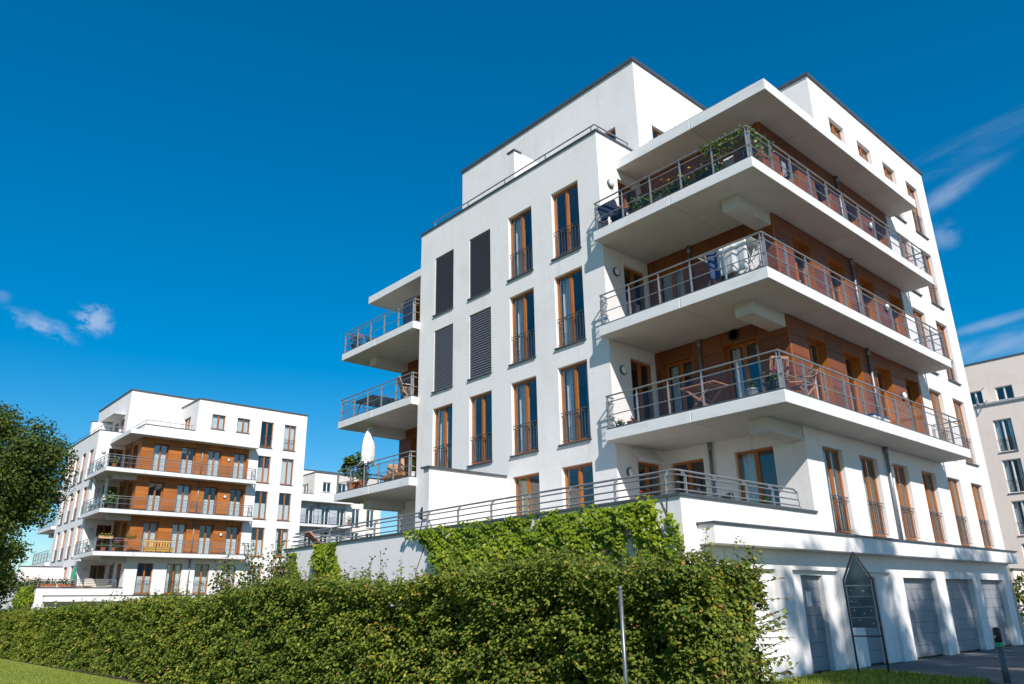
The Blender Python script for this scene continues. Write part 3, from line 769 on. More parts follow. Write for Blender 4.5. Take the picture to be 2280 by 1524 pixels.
    obj('parapet', MB().box(XC + 0.004, XC + 0.24, YS + 0.24, YT - 0.004, 2.7, ZT - 0.052).box(XC + 0.004, XR - 0.004, YS + 0.004, YS + 0.24, 2.93, ZT - 0.052), white, B)
    obj('wall', MB().quad((XC, YS, 2.96), (XR, YS, 2.96), (XR, YS, ZT - 0.05), (XC, YS, ZT - 0.05)), white, B)
    obj('coping', MB().box(XC - 0.05, XC + 0.28, YS - 0.05, YT + 0.05, ZT - 0.05, ZT).box(XC + 0.28, XR + 0.05, YS - 0.05, YS + 0.28, ZT - 0.05, ZT), 'coping_metal', B)
    obj('terrace_floor', MB().box(XC + 0.1, 0.3, YS + 0.1, YT - 0.05, 2.6, 2.88).box(0.3, XR + 0.1, YS + 0.1, 0.1, 2.6, 2.88), 'terrace_paving', B)
    obj('terrace_divider', MB().box(-2.9, -0.002, 4.44, 4.72, 2.85, 5.26), white, B)
    obj('coping', MB().box(-2.97, -0.003, 4.38, 4.78, 5.26, 5.31), 'coping_metal', B)
    # terrace railing of four tubes on bent flat posts
    rt_ = MB()
    path = [(1.70, -4.12), (-3.11, -4.12), (-3.11, YT - 0.3), (0.0, YT - 0.3)]
    root = None
    for k, (hz, ins, r) in enumerate(((0.50, 0.09, 0.024), (0.385, 0.0, 0.017), (0.235, 0.0, 0.017), (0.095, 0.0, 0.017))):
        mb = MB()
        pp = [(1.60, -4.12 + ins), (-3.11 + ins, -4.12 + ins), (-3.11 + ins, YT - 0.3), (0.0, YT - 0.3)]
        for a, b in zip(pp, pp[1:]): mb.tube([(*a, ZT + hz), (*b, ZT + hz)], r, 8)
        if k == 0: mb.tube([(1.60, -4.12 + ins, ZT + hz), (1.70, -4.12 + ins / 2, ZT + hz - 0.09), (1.70, -4.12, ZT)], r, 8)
        if root is None: root = obj('terrace_railing', mb, 'railing_metal', B)
        else: obj('rail', mb, 'railing_metal', root)
    pm = cached('terrace_post', lambda: MB().box(-0.009, 0.009, -0.03, 0.03, 0.0, 0.40).bar((0, 0, 0.39), (0, 0.09, 0.49), 0.018, 0.05), 'railing_metal')
    for x in (-2.84, -1.73, -0.62, 0.47): link(bpy.data.objects.new('post', pm), root, (x, -4.12, ZT), 0)
    y = -3.85
    while y < YT - 0.4:
        link(bpy.data.objects.new('post', pm), root, (-3.11, y, ZT), W90); y += 1.34
    # downpipes with brackets
    for (px, py) in ((6.65, YS - 0.075), (XR - 0.075, -1.585)):
        mb = MB()
        for z0, z1 in ((2.96 if px > 5 else 2.86, ZB2), (ZB2 + TS, ZB3), (ZB3 + TS, ZB4), (ZB4 + TS, ZR)):
            mb.tube([(px, py, z0), (px, py, z1)], 0.045, 12); mb.tube([(px, py, z1 - 0.22), (px, py, z1)], 0.058, 12)
        obj('downpipe', mb, 'pipe_zinc', B, smooth=True)
    # round wall lamps
    lm = cached('wall_lamp', lambda: MB().lathe([(0.0, 0.0), (0.14, 0.0), (0.14, 0.05), (0.125, 0.06)], 20), 'coping_metal', True)
    ld = cached('lamp_shade', lambda: MB().lathe([(0.118, 0.058), (0.11, 0.09), (0.07, 0.115), (0.0, 0.122)], 20), 'lamp_white', True)
    spots = [(0.52, 0.0, z, 'y') for z in (4.85, 7.74, 10.77, 13.74)] + [(8.78, YS - 0.03, z, 'y') for z in (7.45, 10.4, 13.35)]
    for (x, y, z, k) in spots:
        o = link(bpy.data.objects.new('wall_lamp', lm), B, (x, y, z)); o.rotation_euler = (math.pi / 2, 0, 0)
        link(bpy.data.objects.new('lamp_shade', ld), o, (0, 0, 0))
    return B

# ------------------------------------------------------------------ ground
gm = MB()
gm.quad((-900, -900, 0), (900, -900, 0), (900, 900, 0), (-900, 900, 0))
struct(obj('ground', gm, 'rough_ground'))
struct(obj('lawn', MB().prism([(-22, -8.5), (-9.2, -9.2), (-9.2, 40), (-22, 40)], -0.02, 0.004), 'lawn'))
struct(obj('verge', MB().prism([(-8.0, -9.3), (-1.0, -8.9), (2.05, -6.9), (2.2, -4.62), (-8.0, -4.62)], -0.02, 0.003), 'lawn'))
ROADP = [(2.15, -4.26), (1.75, -5.0), (2.3, -6.1), (1.9, -7.2), (-1.0, -9.4), (-9.0, -13.2), (-16.0, -15.2), (-60, -24), (-60, -60), (90, -60), (90, -9), (30, -6.5), (16.5, -4.26)]
struct(obj('driveway', MB().prism(list(reversed(ROADP)) if False else ROADP, -0.02, 0.004), 'asphalt'))
struct(obj('garage_apron', MB().prism([(-3.4, -4.26), (-3.4, -4.62), (2.2, -4.62), (2.2, -4.26)], -0.02, 0.006), 'concrete_grey'))
struct(obj('hedge_bed', MB().prism([(-9.35, -9.1), (-8.0, -9.1), (-7.6, 34), (-9.3, 34)], -0.02, 0.012), 'soil'))

# ------------------------------------------------------------------ the blocks
MAIN = build_block((0, 0, 0), 'large white apartment building in the foreground with dark blinds and garages below', 'stucco_white', 'wood_panel', 2, True)
LT = Vector((-0.357, 52.10, -0.209))
LEFT = build_block(LT, 'white apartment building with orange wood balconies in the distance at the left', 'stucco_white', 'wood_amber', 2)
build_block((22.64, 75.8, -0.65), 'cream apartment building with grey balcony cladding, farthest back between the two white ones', 'stucco_cream', 'wood_grey', 1)
# extras on the main block
obj('notice', MB().box(1.52, 1.74, YS + 0.214, YS + 0.219, 1.38, 1.70), 'paper_white', MAIN)
can = MB()  # white slats added in place of a striped patch of reflected sunlight
for i in range(13):
    x = 0.62 + i * 0.085
    can.bar((x, -0.03, 5.52), (x, -0.34, 5.16), 0.07, 0.012)
can.bar((0.58, -0.03, 5.51), (1.70, -0.03, 5.51), 0.03, 0.03); can.bar((0.58, -0.335, 5.165), (1.70, -0.335, 5.165), 0.03, 0.03)
obj('light_patch', can, 'cloth_white', MAIN)
# awnings on the left block's roof storey and terrace
aw = MB().prism([(XP - 0.002, 0.55), (XP - 0.002, 5.6), (XP - 0.85, 5.6), (XP - 0.85, 0.55)], 17.05, 17.09)
obj('awning', aw, 'cloth_white', LEFT)
obj('awning', MB().bar((-0.32, -0.35, ZB2 - 0.12), (-0.32, -2.0, ZB2 - 0.12), 0.14, 0.16), 'cloth_white', LEFT)

# beige block far right
def beige_block():
    B = thing('apartment_building', 'beige rendered apartment building at the right edge, behind the white one', 'building', (48.0, 0, 0))
    y0, y1 = -22.0, 12.0
    tops = [13.91, 10.94, 7.99, 5.04]
    cols = [(2.72, 3.94), (5.6, 6.8), (-0.6, 0.6), (-3.6, -2.4), (-6.9, -5.7), (-10.2, -9.0)]
    cols2 = [(4.22, 5.2), (2.2, 3.35), (-0.8, 0.4), (-3.8, -2.6)]
    L = lambda y: y1 - y
    holes = [(L(b), L(a), t - 2.40, t) for t in tops for a, b in cols]
    obj('wall', grid_wall(0, y1 - y0, -0.5, 15.15, holes, 0.16), 'stucco_beige', B, (0, y1, 0), W90)
    h2 = [(L(b), L(a), 15.30, 16.35) for a, b in cols2]
    obj('wall', grid_wall(0, y1 - y0, 15.15, 18.43, h2, 0.16), 'stucco_beige', B, (0.15, y1, 0), W90)
    obj('wall', MB().quad((0, y0, -0.5), (14, y0, -0.5), (14, y0, 18.43), (0, y0, 18.43)).quad((14, y1, -0.5), (0, y1, -0.5), (0, y1, 18.43), (14, y1, 18.43)).quad((14, y0, -0.5), (14, y1, -0.5), (14, y1, 18.43), (14, y0, 18.43)), 'stucco_beige', B)
    obj('ledge', MB().box(-0.12, 0.16, y0, y1, 15.13, 15.28), 'concrete_grey', B)
    obj('roof', MB().box(0.3, 13.9, y0 + 0.1, y1 - 0.1, 18.1, 18.3), 'concrete_grey', B)
    coping(B, 0.15, 14, y0, y1, 18.42, 0.3, 0.10, 0.05)
    for t in tops:
        for a, b in cols: window(B, (0, b, t - 2.40), W90, b - a, 2.40, rail=True, detail=2, fmat='frame_white', curtain=0.4)
    for a, b in cols2: window(B, (0.15, b, 15.30), W90, b - a, 1.05, detail=1, sill=False, fmat='frame_white')
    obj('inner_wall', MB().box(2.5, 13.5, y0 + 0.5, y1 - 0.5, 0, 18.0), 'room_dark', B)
    fl = MB()
    for z in (2.5, 5.4, 8.35, 11.3, 14.3): fl.box(0.25, 13.5, y0 + 0.3, y1 - 0.3, z, z + 0.2)
    obj('floor_slab', fl, 'room_ceiling', B)
    # open casement on the top storey
    obj('window_sash', MB().bar((-0.02, 4.18, 15.32), (-0.55, 3.78, 15.32), 0.05, 0.05).bar((-0.02, 4.18, 16.34), (-0.55, 3.78, 16.34), 0.05, 0.05).bar((-0.55, 3.78, 15.32), (-0.55, 3.78, 16.34), 0.05, 0.05).bar((-0.02, 4.18, 15.32), (-0.02, 4.18, 16.34), 0.05, 0.05), 'frame_white', B)
    return B
beige_block()
# low garden wall beyond the garages
gw = thing('garden_wall', 'low beige wall with metal cap past the last garage', 'wall', (19.5, -3.2, 0))
obj('wall', MB().box(0, 14, 0, 0.3, -0.3, 2.5), 'stucco_beige', gw)
obj('coping', MB().box(-0.05, 14.05, -0.05, 0.35, 2.5, 2.56), 'coping_metal', gw)

# ------------------------------------------------------------------ plants on a wall, hedge, trees
def fbm(x, y, seed):
    r = np.zeros_like(x); a = 1.0; f = 1.0
    rg = np.random.default_rng(seed)
    for k in range(4):
        p = rg.random(4) * 6.28; d = rg.normal(size=4)
        r += a * (np.sin(f * (x * (1 + .3 * d[0]) + y * d[1] * .6) + p[0]) + np.sin(f * (y * (1 + .3 * d[2]) + x * d[3] * .6) + p[1])) * 0.5
        a *= 0.55; f *= 2.1
    return r

def build_hedge():
    H = thing('hedge', 'long clipped leafy green hedge across the foreground in front of the white buildings', 'hedge', (0, 0, 0))
    yA, yB = -8.72, 30.0
    xf = lambda y: -9.22 + 0.02 * np.sin(y * 0.7)
    dep = 1.05
    top = lambda y: 1.79 + 0.05 * np.sin(y * 0.9 + 1) + 0.03 * np.sin(y * 2.7) + 0.17 * np.exp(-((y + 5.6) / 2.2) ** 2) + 0.17 * np.exp(-((y - 0.5) / 3.2) ** 2) - 0.16 * np.clip((y - 8) / 10, 0, 1)
    # twiggy core, near-black: shade between the leaves is put into its colour
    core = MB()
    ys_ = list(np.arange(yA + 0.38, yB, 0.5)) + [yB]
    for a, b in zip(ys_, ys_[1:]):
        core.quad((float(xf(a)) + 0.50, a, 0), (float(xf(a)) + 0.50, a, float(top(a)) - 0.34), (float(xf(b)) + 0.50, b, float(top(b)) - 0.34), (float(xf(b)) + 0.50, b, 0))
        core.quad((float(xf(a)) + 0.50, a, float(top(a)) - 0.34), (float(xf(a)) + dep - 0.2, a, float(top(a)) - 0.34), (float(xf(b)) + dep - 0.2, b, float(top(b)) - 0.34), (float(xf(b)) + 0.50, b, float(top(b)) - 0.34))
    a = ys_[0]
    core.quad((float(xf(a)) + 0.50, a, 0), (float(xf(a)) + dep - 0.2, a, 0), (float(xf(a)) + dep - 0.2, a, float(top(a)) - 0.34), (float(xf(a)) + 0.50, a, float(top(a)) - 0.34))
    obj('shade_core', core, 'twig_shade', H)
    Ps, Ns = [], []
    def density_y(n):   # more, finer leaves close to the camera
        t = RNG.random(n); return yA + (yB - yA) * t ** 1.75
    # front
    n = 175000
    y = density_y(n); z = RNG.random(n) * top(y)
    bump = 0.11 * fbm(y * 2.3, z * 3.1, 3) + 0.07 * fbm(y * 6, z * 9, 5)
    hole = fbm(y * 8.5 + 2, z * 13, 15) > 0.25
    d = RNG.random(n) ** 0.9 * 0.40
    P = np.stack([xf(y) - bump * 0.9 + d, y, z], 1); Ps.append(P)
    P[:, 0] += np.where(hole, 0.20 * RNG.random(n), 0)
    keep = ~(hole & (RNG.random(n) < 0.72)); Ps[-1] = P[keep]; n = int(keep.sum())
    Ns.append(np.tile([-0.55, -0.25, 0.95], (n, 1)) + rdir(n) * 0.55)
    # top
    n = 56000
    y = density_y(n); xx = RNG.random(n) * dep
    P = np.stack([xf(y) + xx, y, top(y) + 0.10 * fbm(y * 2.6, xx * 4, 9) + 0.05 * fbm(y * 9, xx * 9, 10) - RNG.random(n) ** 0.8 * 0.26], 1); Ps.append(P)
    Ns.append(np.tile([-0.2, -0.1, 1.0], (n, 1)) + rdir(n) * 0.7)
    # end
    n = 19000
    xx = RNG.random(n) * dep; z = RNG.random(n) * top(np.full(n, yA)); hk = ~((fbm(xx * 8.5, z * 13, 17) > 0.5) & (RNG.random(n) < 0.6)); xx = xx[hk]; z = z[hk]; n = len(z)
    P = np.stack([xf(np.full(n, yA)) + xx, yA - 0.10 * fbm(xx * 5, z * 3.5, 12) + RNG.random(n) ** 0.8 * 0.28, z], 1); Ps.append(P)
    Ns.append(np.tile([-0.2, -0.85, 0.7], (n, 1)) + rdir(n) * 0.65)
    # loose shoots on the top edge and the end
    tw = MB()
    sp, sn = [], []
    for k in range(640):
        if k < 540:
            y0 = yA + (yB - yA) * random.random() ** 1.6; x0 = float(xf(y0)) + random.random() * dep; z0 = float(top(y0)) - 0.1
            dv = Vector((random.uniform(-.35, .3), random.uniform(-.35, .35), 1)).normalized(); ln = random.uniform(0.16, 0.34) * (1.7 if random.random() < 0.12 else 1)
        else:
            x0 = float(xf(yA)) + random.random() * dep; z0 = 0.2 + random.random() * 1.65; y0 = yA + 0.05
            dv = Vector((random.uniform(.0, .55), -1, random.uniform(-.05, .55))).normalized(); ln = random.uniform(0.15, 0.38)
            if x0 > float(xf(yA)) + 0.55: dv = Vector((random.uniform(.3, 1), -0.9, random.uniform(-.05, .5))).normalized()
        a = Vector((x0, y0, z0)); b = a + dv * ln; mid = a + dv * ln * 0.5 + Vector((random.uniform(-.02, .02), random.uniform(-.02, .02), 0))
        tw.tube([a, mid, b], [0.004, 0.003, 0.0015], 4, cap=False)
        for j in range(int(ln / 0.028)):
            t = (j + 0.6) / (ln / 0.028); p = a.lerp(b, t)
            sp.append((p.x + random.uniform(-.02, .02), p.y + random.uniform(-.02, .02), p.z)); sn.append((random.gauss(0, .5) - .2, random.gauss(0, .5) - .2, 1))
    stuff(obj('twigs', tw, 'twig', H))
    Ps.append(np.array(sp)); Ns.append(np.array(sn))
    P = np.concatenate(Ps); Nn = np.concatenate(Ns); n = len(P)
    far = np.clip((P[:, 1] + 9) / 30, 0, 1)
    S = (0.031 + 0.033 * RNG.random(n)) * (1 + 0.75 * far)
    patch = 0.5 + 0.16 * fbm(P[:, 1] * 0.8, P[:, 2] * 1.4, 21)
    rnd = np.clip(0.55 * RNG.random(n) + 0.45 * patch + RNG.normal(0, 0.12, n), 0, 1)
    rnd[RNG.random(n) < 0.015] = 0.98
    A = rdir(n, (-0.5, -0.3, -0.35), 0.9)
    me = leaf_mesh('foliage', 'leaf_hedge', P, Nn, A, S, rnd, wid=0.33)
    stuff(obj('foliage', me, None, H))
    return H
build_hedge()

# galvanised stake with a brace in the hedge
st = thing('hedge_stake', 'galvanised metal stake standing up in the front of the hedge', 'stake', (-9.42, -7.85, 0))
obj('pole', MB().tube([(0, 0, -0.1), (0, 0, 1.64)], 0.021, 10).lathe([(0.023, 1.64), (0.023, 1.66), (0.0, 1.675)], 10), 'galvanised', st, smooth=True)
obj('brace', MB().tube([(0, 0.02, 1.55), (0.14, 0.26, 1.15)], 0.004, 6), 'galvanised', st)

def ivy(name, label, xw, mask, area, dens, size, group=None, stems=(), loc=(0, 0, 0)):
    """climber on a west-facing wall: mask(y, z) in 0..1"""
    I = thing(name, label, 'climber', loc, group=group)
    y0, y1, z0, z1 = area
    n = int((y1 - y0) * (z1 - z0) * dens)
    y = y0 + (y1 - y0) * RNG.random(n); z = z0 + (z1 - z0) * RNG.random(n)
    keep = RNG.random(n) < mask(y, z); y = y[keep]; z = z[keep]; n = len(y)
    b = 0.12 + 0.10 * fbm(y * 3, z * 4, 31) 
    P = np.stack([xw - 0.02 - np.clip(b, 0.02, 0.3) * RNG.random(n) ** 0.6, y, z], 1)
    Nn = np.tile([-0.9, -0.35, 0.55], (n, 1)) + rdir(n) * 0.5
    A = rdir(n, (-0.25, 0, -1.1), 0.6)
    S = size * (0.45 + 0.95 * RNG.random(n))
    rnd = np.clip(0.6 * RNG.random(n) + 0.2 + 0.2 * fbm(y * 1.1, z * 1.6, 41), 0, 1)
    stuff(obj('foliage', leaf_mesh('foliage', 'leaf_ivy', P, Nn, A, S, rnd, wid=0.5, fold=0.08), None, I))
    tb = MB()
    for s in stems:
        tb.tube([(xw - 0.012, a, b_) for a, b_ in s], 0.010, 5)
    if stems: obj('stem', tb, 'twig', I)
    return I
def soft(v, a, b): return np.clip((v - a) / (b - a), 0, 1)
def ivy_main(y, z):
    e = 0.35 * fbm(y * 1.7, z * 1.7, 51)
    left = 4.15 - 1.0 * soft(z, 3.3, 2.3) * 1.0 + 0.45 * e
    right = -3.75 + 0.15 * e
    topz = 3.44 + 0.10 * e
    mk = ((y < left) & (y > right) & (z < topz)).astype(float)
    mk[(z > topz - 0.22 - 0.12 * np.sin(y * 9)) & (fbm(y * 6, z * 6, 58) > 0.2)] = 0.25
    gap = (fbm(y * 2.6 + 3, z * 2.2, 57) > 1.05) | ((np.abs(y + 1.75) < 0.10) & (z > 2.9))
    mk[gap] = 0.12
    return mk
ivy('ivy', 'dense bright green ivy covering the terrace wall below the corner railing', XC, ivy_main, (-4.0, 4.9, 1.3, 3.56), 1300, 0.085,
    stems=[[(-4.0, 1.4), (-3.9, 2.3), (-4.02, 2.9), (-3.8, 3.4)], [(-4.15, 1.4), (-3.85, 2.6), (-3.95, 3.45)], [(4.3, 1.5), (4.5, 2.4), (4.1, 3.1)]])
def ivy_corner(y, z):
    w = 0.34 - 0.25 * soft(z, 2.2, 3.2)
    return ((np.abs(y + 4.0 + 0.12 * np.sin(z * 5)) < w) & (z < 3.15)).astype(float) * 0.75
ivy('ivy', 'thin ivy shoots climbing the bare corner of the terrace wall', XC, ivy_corner, (-4.24, -3.4, 1.3, 3.2), 700, 0.075)
def ivy_b(y, z):
    e = 0.25 * fbm(y * 2, z * 2, 61)
    c1 = (y > 8.2 + 0.5 * soft(z, 2.3, 3.3) + 0.2 * e) & (y < 10.1 - 0.2 * soft(z, 3.4, 2.4) + 0.5 * soft(z, 2.6, 1.6) + 0.2 * e) & (z < 3.52)
    return c1.astype(float)
ivy('ivy', 'clump of ivy hanging over the terrace wall below the far balconies, middle of three', XC, ivy_b, (7.6, 11.0, 1.3, 3.6), 950, 0.095)
def ivy_c(y, z):
    e = 0.2 * fbm(y * 2, z * 2, 71)
    return (((np.abs(y - 11.5 + 0.4 * soft(z, 3, 1.5)) < 0.5 - 0.36 * soft(z, 1.6, 3.3) + 0.2 * e)) & (z < 3.35)).astype(float)
ivy('ivy', 'narrow pointed ivy on the far end of the terrace wall', XC, ivy_c, (10.4, 12.35, 1.2, 3.4), 950, 0.095)
ivy('ivy', 'ivy spilling over the terrace wall of the distant white building', XC + LT.x, lambda y, z: ((y - LT.y > -3.9 + 0.3 * np.sin(z * 4)) & (y - LT.y < 0.9 + 0.4 * np.sin(z * 3)) & (z < 3.5)).astype(float), (LT.y - 4.3, LT.y + 1.5, 1.0, 3.45), 380, 0.17)

def shrub(name, label, loc, h, spread, nst, leaf, mat='leaf_shrub', per=26, group=None, lean=0.45, flowers=None):
    S = thing(name, label, 'shrub', loc, group=group)
    tb = MB(); P, Nn = [], []; tips = []
    for k in range(nst):
        an = random.random() * 6.283; ln = h * random.uniform(0.55, 1.0)
        d = Vector((math.cos(an) * spread, math.sin(an) * spread, 0))
        pts = [Vector((random.uniform(-.08, .08), random.uniform(-.08, .08), 0)) + d * (t ** 1.3) * lean + Vector((random.uniform(-.04, .04), random.uniform(-.04, .04), ln * t)) for t in (0, .3, .6, .85, 1)]
        tb.tube(pts, [0.016, 0.012, 0.008, 0.005, 0.002], 5, cap=False); tips.append(pts[-1])
        for j in range(per):
            t = 0.18 + 0.82 * random.random(); q = t * 4; i = min(3, int(q)); p = pts[i].lerp(pts[i + 1], q - i)
            w = 0.11 * h * 0.6
            P.append((p.x + random.gauss(0, w * .5), p.y + random.gauss(0, w * .5), p.z + random.gauss(0, w * .35))); Nn.append((random.gauss(0, .7) - .25, random.gauss(0, .7) - .25, random.gauss(.5, .5)))
    obj('stems', tb, 'twig', S)
    P = np.array(P); Nn = np.array(Nn); n = len(P)
    stuff(obj('foliage', leaf_mesh('foliage', mat, P, Nn, rdir(n, (0, 0, -.3)), leaf * (0.6 + 0.7 * RNG.random(n)), np.clip(RNG.random(n) * 1.0, 0, 1)), None, S))
    if flowers:
        fb = MB()
        for p in tips[::2]: fb.lathe([(0.0, 0), (0.05, 0.02), (0.055, 0.05), (0.03, 0.07)], 7, p)
        obj('flowers', fb, flowers, S)
    return S
shrub('shrub', 'tall loose shrub with reddish tips rising behind the hedge before the far railing', (-5.5, 8.7, 0), 3.55, 1.35, 46, 0.085, per=56)
shrub('shrub', 'smaller loose shrub behind the hedge, left of the tall one', (-6.1, 9.4, 0), 3.0, 1.4, 40, 0.085, per=52)
shrub('shrub', 'wispy sapling with small leaves in front of the bare stretch of terrace wall', (-5.0, 4.9, 0), 2.75, 0.8, 9, 0.07, per=24)
shrub('shrub', 'thin upright sapling against the white wall at the left edge of the ivy', (-4.6, 4.2, 0), 3.0, 0.35, 4, 0.075, per=22)
shrub('shrub', 'low bush growing behind the hedge below the middle ivy clump', (-6.0, 7.0, 0), 2.3, 0.9, 20, 0.08, mat='leaf_hedge', per=40)
shrub('shrub', 'small twiggy bush at the foot of the hedge stake', (-9.62, -8.05, 0), 0.95, 0.30, 16, 0.032, per=60)
shrub('shrub', 'green bush beyond the last garage at the right edge', (18.6, -3.9, 0), 2.4, 1.1, 26, 0.13, mat='leaf_tree', per=40)

def tree(name, label, loc, crown_c, crown_r, clumps, per, leaf, trunk_r, group=None, clump_r=0.9, mat='leaf_tree', shell=0.55):
    Tt = thing(name, label, 'tree', loc, group=group)
    cs, rs = [], []
    k = 0
    while len(cs) < clumps and k < clumps * 20:
        k += 1
        d = Vector((random.gauss(0, 1), random.gauss(0, 1), random.gauss(0, 1))).normalized()
        t = random.random() ** 0.42
        if d.z < -0.6 and random.random() < 0.5: continue
        nar = 1.0 - 0.45 * max(0.0, -d.z * t)          # crown narrows towards its foot
        p = Vector(crown_c) + Vector((d.x * crown_r[0] * nar, d.y * crown_r[1] * nar, d.z * crown_r[2])) * t
        cs.append(tuple(p)); rs.append(clump_r * random.uniform(0.6, 1.25))
    wood = MB()
    base = Vector((0, 0, -0.1)); fork = Vector((crown_c[0] * .5, crown_c[1] * .5, crown_c[2] - crown_r[2] * 0.75))
    topp = Vector((crown_c[0], crown_c[1], crown_c[2] + crown_r[2] * 0.55))
    wood.tube([base, base.lerp(fork, .15), base.lerp(fork, .6), fork, fork.lerp(topp, .5), topp], [trunk_r * 1.35, trunk_r, trunk_r * .86, trunk_r * .72, trunk_r * .42, trunk_r * .1], 10)
    obj('trunk', wood, 'bark', Tt, smooth=True)
    br = MB()
    for c in cs[::2]:
        c = Vector(c); t = min(.95, max(0.0, (c.z - fork.z) / (topp.z - fork.z) * 0.6)); a = fork.lerp(topp, t)
        mid = a.lerp(c, .5) + Vector((random.uniform(-.3, .3), random.uniform(-.3, .3), random.uniform(-.1, .35)))
        br.tube([a, mid, c], [trunk_r * .30, trunk_r * .17, trunk_r * .04], 5, cap=False)
    obj('limbs', br, 'bark', Tt)
    stuff(obj('crown', blob_leaves(cs, rs, per, leaf, mat, 'crown', shell=shell), None, Tt))
    return Tt
tree('oak_tree', 'broad dark green leafy tree in front of the distant white building at the left edge', (-10.9, 26.0, 0), (-0.2, 0, 6.3), (3.8, 3.3, 3.9), 280, 350, 0.110, 0.26)
tree('oak_tree', 'small low tree at the far left behind the broad dark one', (-8.3, 41.0, 0), (0, 0, 4.3), (2.3, 2.4, 3.4), 110, 190, 0.14, 0.16)
# trees across the driveway: only their shade on the garages is in the picture
for k, (x, y, h, w) in enumerate(((-9.0, -24.2, 15.0, 1.5), (-5.6, -23.6, 15.3, 1.7), (-2.2, -24.6, 15.4, 1.8), (1.4, -23.8, 15.1, 1.8), (4.6, -24.4, 15.2, 1.7))):
    tree('street_tree', ['first', 'second', 'third', 'fourth', 'fifth'][k] + ' tall street tree across the driveway, counted from the hedge side', (x, y, 0), (0, 0, h), (w, w, 4.8), 84, 90, 0.20, 0.17, group='street trees across the driveway', clump_r=0.6)

# grass
def grass(name, poly_fn, n, h, label=None):
    P = poly_fn(n); n = len(P)
    A = rdir(n, (0, 0, 1.4), 0.6); Nn = rdir(n)
    me = leaf_mesh(name, 'grass_blade', P, Nn, A, h * (0.5 + 0.8 * RNG.random(n)), RNG.random(n), wid=0.09, fold=0.02)
    return me
def in_lawn(n):
    y = 3 + 27 * RNG.random(n) ** 1.3; x = -9.45 - 5.5 * RNG.random(n)
    return np.stack([x, y, np.zeros(n)], 1)
g = stuff(obj('lawn_grass', grass('lawn_grass', in_lawn, 42000, 0.055), None)); tag(g, 'short mown lawn grass along the foot of the hedge', 'grass')
def in_verge(n):
    x = -5.5 + 8.0 * RNG.random(n); y = -4.66 - 2.9 * RNG.random(n)
    edge = np.where(x > 1.3, -6.9 + (x - 1.3) * 2.0, -7.6)
    k = (y > edge) & (x < 2.05 + 0.25 * np.sin(y * 7)) ; return np.stack([x[k], y[k], np.zeros(k.sum())], 1)
g = stuff(obj('verge_grass', grass('verge_grass', in_verge, 26000, 0.12), None)); tag(g, 'rough verge grass round the feet of the sign frame', 'grass')

# ------------------------------------------------------------------ sign and bollard
def build_sign():
    a = Vector((1.31, -5.08, 0)); b = Vector((1.54, -5.60, 0))
    d = (b - a); w = d.length; ang = math.atan2(d.y, d.x)
    S = thing('information_sign', 'tall pointed sign frame with dark panels on two legs before the garages', 'sign', a, ang)
    r = 0.022
    pts = [(0, 0, -0.2), (-0.03, 0, 1.80), (-0.03, 0, 1.90), (w * 0.40, 0, 2.45), (w * 0.44, 0, 2.48), (w * 0.48, 0, 2.45), (w - 0.02, 0, 1.90), (w - 0.02, 0, 1.80), (w, 0, -0.2)]
    obj('frame', MB().tube(pts, r, 10), 'sign_frame', S, smooth=True)
    obj('crossbar', MB().tube([(-0.01, 0, 0.775), (w, 0, 0.775)], 0.014, 8), 'sign_frame', S)
    x0, x1 = 0.0, w - 0.06
    mb = MB()
    f = [(x0, 1.80), (x1, 1.80), (x1, 1.88), (w * 0.46, 2.40), (w * 0.42, 2.40), (x0, 1.88)]
    n = len(f)
    mb.v = [(p[0], -0.006, p[1]) for p in f] + [(p[0], 0.006, p[1]) for p in f]
    mb.f = [tuple(range(n)), tuple(reversed(range(n, 2 * n)))] + [(k, k + n, (k + 1) % n + n, (k + 1) % n) for k in range(n)]; mb.m = [0] * len(mb.f)
    obj('panel', mb, 'sign_panel', S)
    zs = [1.782, 1.568, 1.357, 1.142, 0.938]
    for za, zb in zip(zs, zs[1:]):
        p = obj('panel', MB().box(x0 + 0.01, x1, -0.007, 0.007, zb + 0.003, za - 0.012), 'sign_panel', S)
        obj('rail', MB().box(x0 - 0.015, x1 + 0.015, -0.014, 0.014, za - 0.011, za + 0.011), 'galvanised', S)
        for q in range(3):
            x = random.uniform(x0 + 0.04, x1 - 0.08); zz = random.uniform(zb + 0.04, za - 0.06)
            obj('sticker', MB().box(x, x + random.uniform(.008, .045), -0.0095, -0.0072, zz, zz + random.uniform(.008, .03)), random.choice(['sticker_white', 'sticker_white', 'sticker_orange']), p)
    for x in (0.0, w): obj('foot', MB().lathe([(0.04, 0), (0.04, 0.03), (0.03, 0.04)], 10, (x, 0, 0)), 'sign_frame', S)
    for x in (x0 - 0.012, x1 - 0.012): obj('edge_strip', MB().box(x, x + 0.018, -0.012, 0.012, 0.80, 1.88), 'galvanised', S)
build_sign()
bl = thing('bollard', 'slim grey bollard with black top and green sticker at the driveway edge', 'bollard', (1.45, -7.78, 0))
obj('post', MB().lathe([(0.06, -0.2), (0.06, 0.64)], 14), 'railing_dark', bl, smooth=True)
obj('cap', MB().lathe([(0.066, 0.62), (0.066, 0.92), (0.055, 0.955), (0.0, 0.965)], 14), 'plastic_black', bl, smooth=True)
obj('sticker', MB().lathe([(0.068, 0.62), (0.068, 0.70)], 14), 'plastic_green', bl)
obj('reflector', MB().lathe([(0.0, 0), (0.022, 0.0), (0.022, 0.006)], 10), 'sticker_white', bl, (-0.062, 0.025, 0.80)).rotation_euler = (0, -math.pi / 2, 0)

